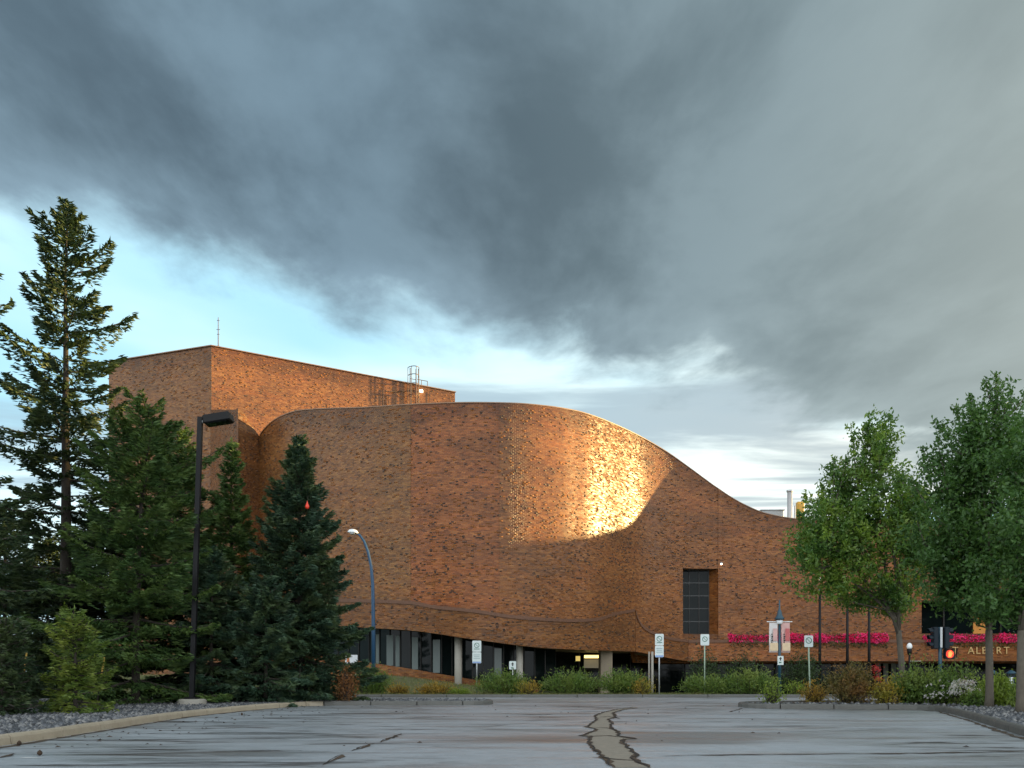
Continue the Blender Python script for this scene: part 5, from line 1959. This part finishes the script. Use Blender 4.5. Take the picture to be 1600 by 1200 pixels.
# white globe lamp with a bracket
GY = 46.0
x = WX(1421, GY)
gl = empty('globe_lamp', (x, GY, -0.5), 'dark post lamp with a white glass globe right of the forked tree', 'street lamp')
MB().tube([(x, GY, -0.55), (x, GY, WZ(1020, GY))], [0.07, 0.05], 8).build('pole', BLACK, gl, True)
MB().lathe((x, GY, WZ(1021, GY)), [(0.05, -.1), (0.12, 0.0), (0.13, .25), (0.08, .3)], 10).build('collar', BLACK, gl, True)
MB().lathe((x, GY, WZ(1013, GY)), [(0.08, -0.05), (0.14, 0.02), (0.15, 0.12), (0.11, 0.24), (0.03, 0.30)], 12).build('globe', LAMPW, gl, True)
MB().tube([(x, GY, WZ(1033, GY)), (x + .62, GY, WZ(1033, GY))], 0.025, 6).build('bracket', CONC, gl)

# lantern bollards by the doors
for p, lb in ((1551, 'teal lantern bollard left of the two by the doors'), (1580, 'teal lantern bollard right of the two by the doors')):
    Y = 50.0
    x = WX(p, Y)
    z1 = WZ(1048, Y)
    q = empty('lantern_bollard', (x, Y, -0.7), lb, 'lantern', 'lantern bollards by the doors')
    MB().lathe((x, Y, -0.75), [(0.24, 0), (0.24, .15), (0.17, .22), (0.17, 1.15), (0.22, 1.2)], 10).build('pillar', TEAL, q, True)
    MB().lathe((x, Y, 0.42), [(0.12, 0), (0.12, 0.5)], 10).build('lamp_glass', LAMPW, q, True)
    MB().lathe((x, Y, z1 - .12), [(0.30, -.06), (0.28, 0.0), (0.16, 0.10), (0.03, 0.16)], 10).build('cap', TEAL, q, True)
    for k in range(4):
        a = 0.785 + k * 1.571
        MB().tube([(x + .15 * math.cos(a), Y + .15 * math.sin(a), 0.44), (x + .15 * math.cos(a), Y + .15 * math.sin(a), z1 - .14)], 0.016, 5).build('bar', TEAL, q)

# notice board with stone base at the end of the spruces
NY = 42.0
nb_ = empty('notice_board', W(549, 1060, NY), 'white notice board with an orange mark on a beige stone block', 'notice board')
c = W(549, 1031, NY)
MB().box((c.x, NY, c.z), (0.62, 0.05, 0.50), 0, 0.01).build('board', simple('board_white', (0.72, 0.74, 0.76), 0.5, var=0.06), nb_)
MB().box((c.x - .16, NY - .03, c.z + .05), (0.14, 0.01, 0.32)).build('orange_mark', simple('mark_orange', (0.6, 0.2, 0.08), 0.6), nb_)
MB().box((c.x, NY, c.z - .30), (0.70, 0.09, 0.07)).build('ledge', FRAME, nb_)
MB().box((c.x - .12, NY, c.z - .78), (0.66, 0.45, 0.92), 0, 0.05).build('stone_block', simple('beige_stone', (0.46, 0.38, 0.26), 0.8, bump=.5), nb_)
# garden stakes
for p, q0, q1, Y, lb in ((36, 1020, 1102, 19.8, 'thin yellow topped stake beside the leftmost young spruce'), (157, 1027, 1105, 20.6, 'thin stake behind the young bright green spruce')):
    a, b_ = W(p + 6, q0, Y), W(p - 8, q1, Y)
    st = empty('garden_stake', (b_.x, Y, 0.1), lb, 'stake', 'stakes among the young spruces')
    MB().tube([(b_.x, Y, 0.08), ((a.x * .7 + b_.x * .3), Y, a.z * .7 + .03)], 0.012, 6).build('shaft', BARK, st)
    MB().tube([((a.x * .7 + b_.x * .3), Y, a.z * .7 + .03), (a.x, Y, a.z)], 0.02, 6).build('tip', simple('stake_yellow', (0.45, 0.28, 0.05), 0.6), st)
# red drop in the blue spruce, standing in for a signal light
c = W(480, 790, 27.9)
sigspot = empty('red_signal_spot', c, 'small red drop in the blue green spruce standing in for a signal light', 'signal spot')
MB().lathe((c.x, c.y, c.z - .12), [(0.01, 0), (0.06, 0.03), (0.075, 0.09), (0.05, 0.15), (0.02, 0.22), (0.008, 0.28)], 12).build('bulb', simple('red_gloss', (0.75, 0.05, 0.02), 0.25), sigspot, True)
MB().tube([(c.x, c.y, c.z + .15), (c.x + .02, c.y + .05, c.z + .35)], 0.006, 5).build('string', BARK, sigspot)
# red flower baskets below the band
r = np.random.default_rng(77)
for p, q_, lb in ((1370, 1046, 'small hanging pot of red flowers under the soffit, upper one'), (1372, 1062, 'small pot of red flowers under the soffit, lower one')):
    c = W(p, q_, 55)
    root = empty('flower_pot', (c.x, 55, c.z - .2), lb, 'flower pot', 'red flower pots under the soffit')
    MB().lathe((c.x, 55, c.z - .28), [(0.08, 0), (0.16, 0.16), (0.18, 0.2)], 10).build('pot', SIGNK, root, True)
    n = 160
    cc = np.array([c.x, 55, c.z])[None] + r.normal(0, .13, (n, 3))
    leaves_obj('flowers', [leaf_arrays(cc, r.normal(size=(n, 3)), 0.09, 0.08, r)], leaf_mat('petal_red' + str(p), (0.5, 0.03, 0.03), (0.65, 0.06, 0.05), (0.45, .05, .05), .2), root)

# far woods closing the horizon on the left
r = np.random.default_rng(90)
VV = []
for (x0, x1, yy0, hmin, hmax, cnt) in ((-170, -48, 120, 5, 10, 70), (-60, -20, 85, 3, 6, 16)):
    for k in range(cnt):
        tx_, ty_ = r.uniform(x0, x1), yy0 + r.uniform(0, 30)
        hh = r.uniform(hmin, hmax)
        n = 260
        u = r.random(n)
        rr_ = (1 - u) ** .6 * hh * .28 * (0.6 + .5 * r.random(n))
        aa = r.uniform(0, 6.283, n)
        cc = np.stack([tx_ + rr_ * np.cos(aa), ty_ + rr_ * np.sin(aa), 0.2 + u * hh], -1)
        VV.append(leaf_arrays(cc, r.normal(size=(n, 3)), 0.9, 0.5, r))
tag(leaves_obj('distant_woods', VV, SH_DARK, None), 'dark band of distant trees closing the view beyond the spruces', 'woods', kind='stuff')

VV = []  # belt of trees added out of view to keep the low sun off the lot
for k in range(110):
    tx_, ty_ = r.uniform(56, 70), r.uniform(6, 56)
    hh = r.uniform(13.5, 16.0)
    n = 420
    d = r.normal(size=(n, 3))
    d /= np.linalg.norm(d, axis=1)[:, None]
    cc = np.array([tx_, ty_, hh * .55]) + d * (r.random(n) ** .4)[:, None] * np.array([2.6, 2.6, hh * .45])
    VV.append(leaf_arrays(cc, r.normal(size=(n, 3)), 0.9, 0.55, r))
tag(leaves_obj('sun_screen_trees', VV, SH_DARK, None), 'unseen line of tall leafy trees added beyond the right edge to shade the lot', 'trees', kind='stuff')

print('tris', sum(len(m.polygons) for m in bpy.data.meshes), 'objects', len(bpy.data.objects))
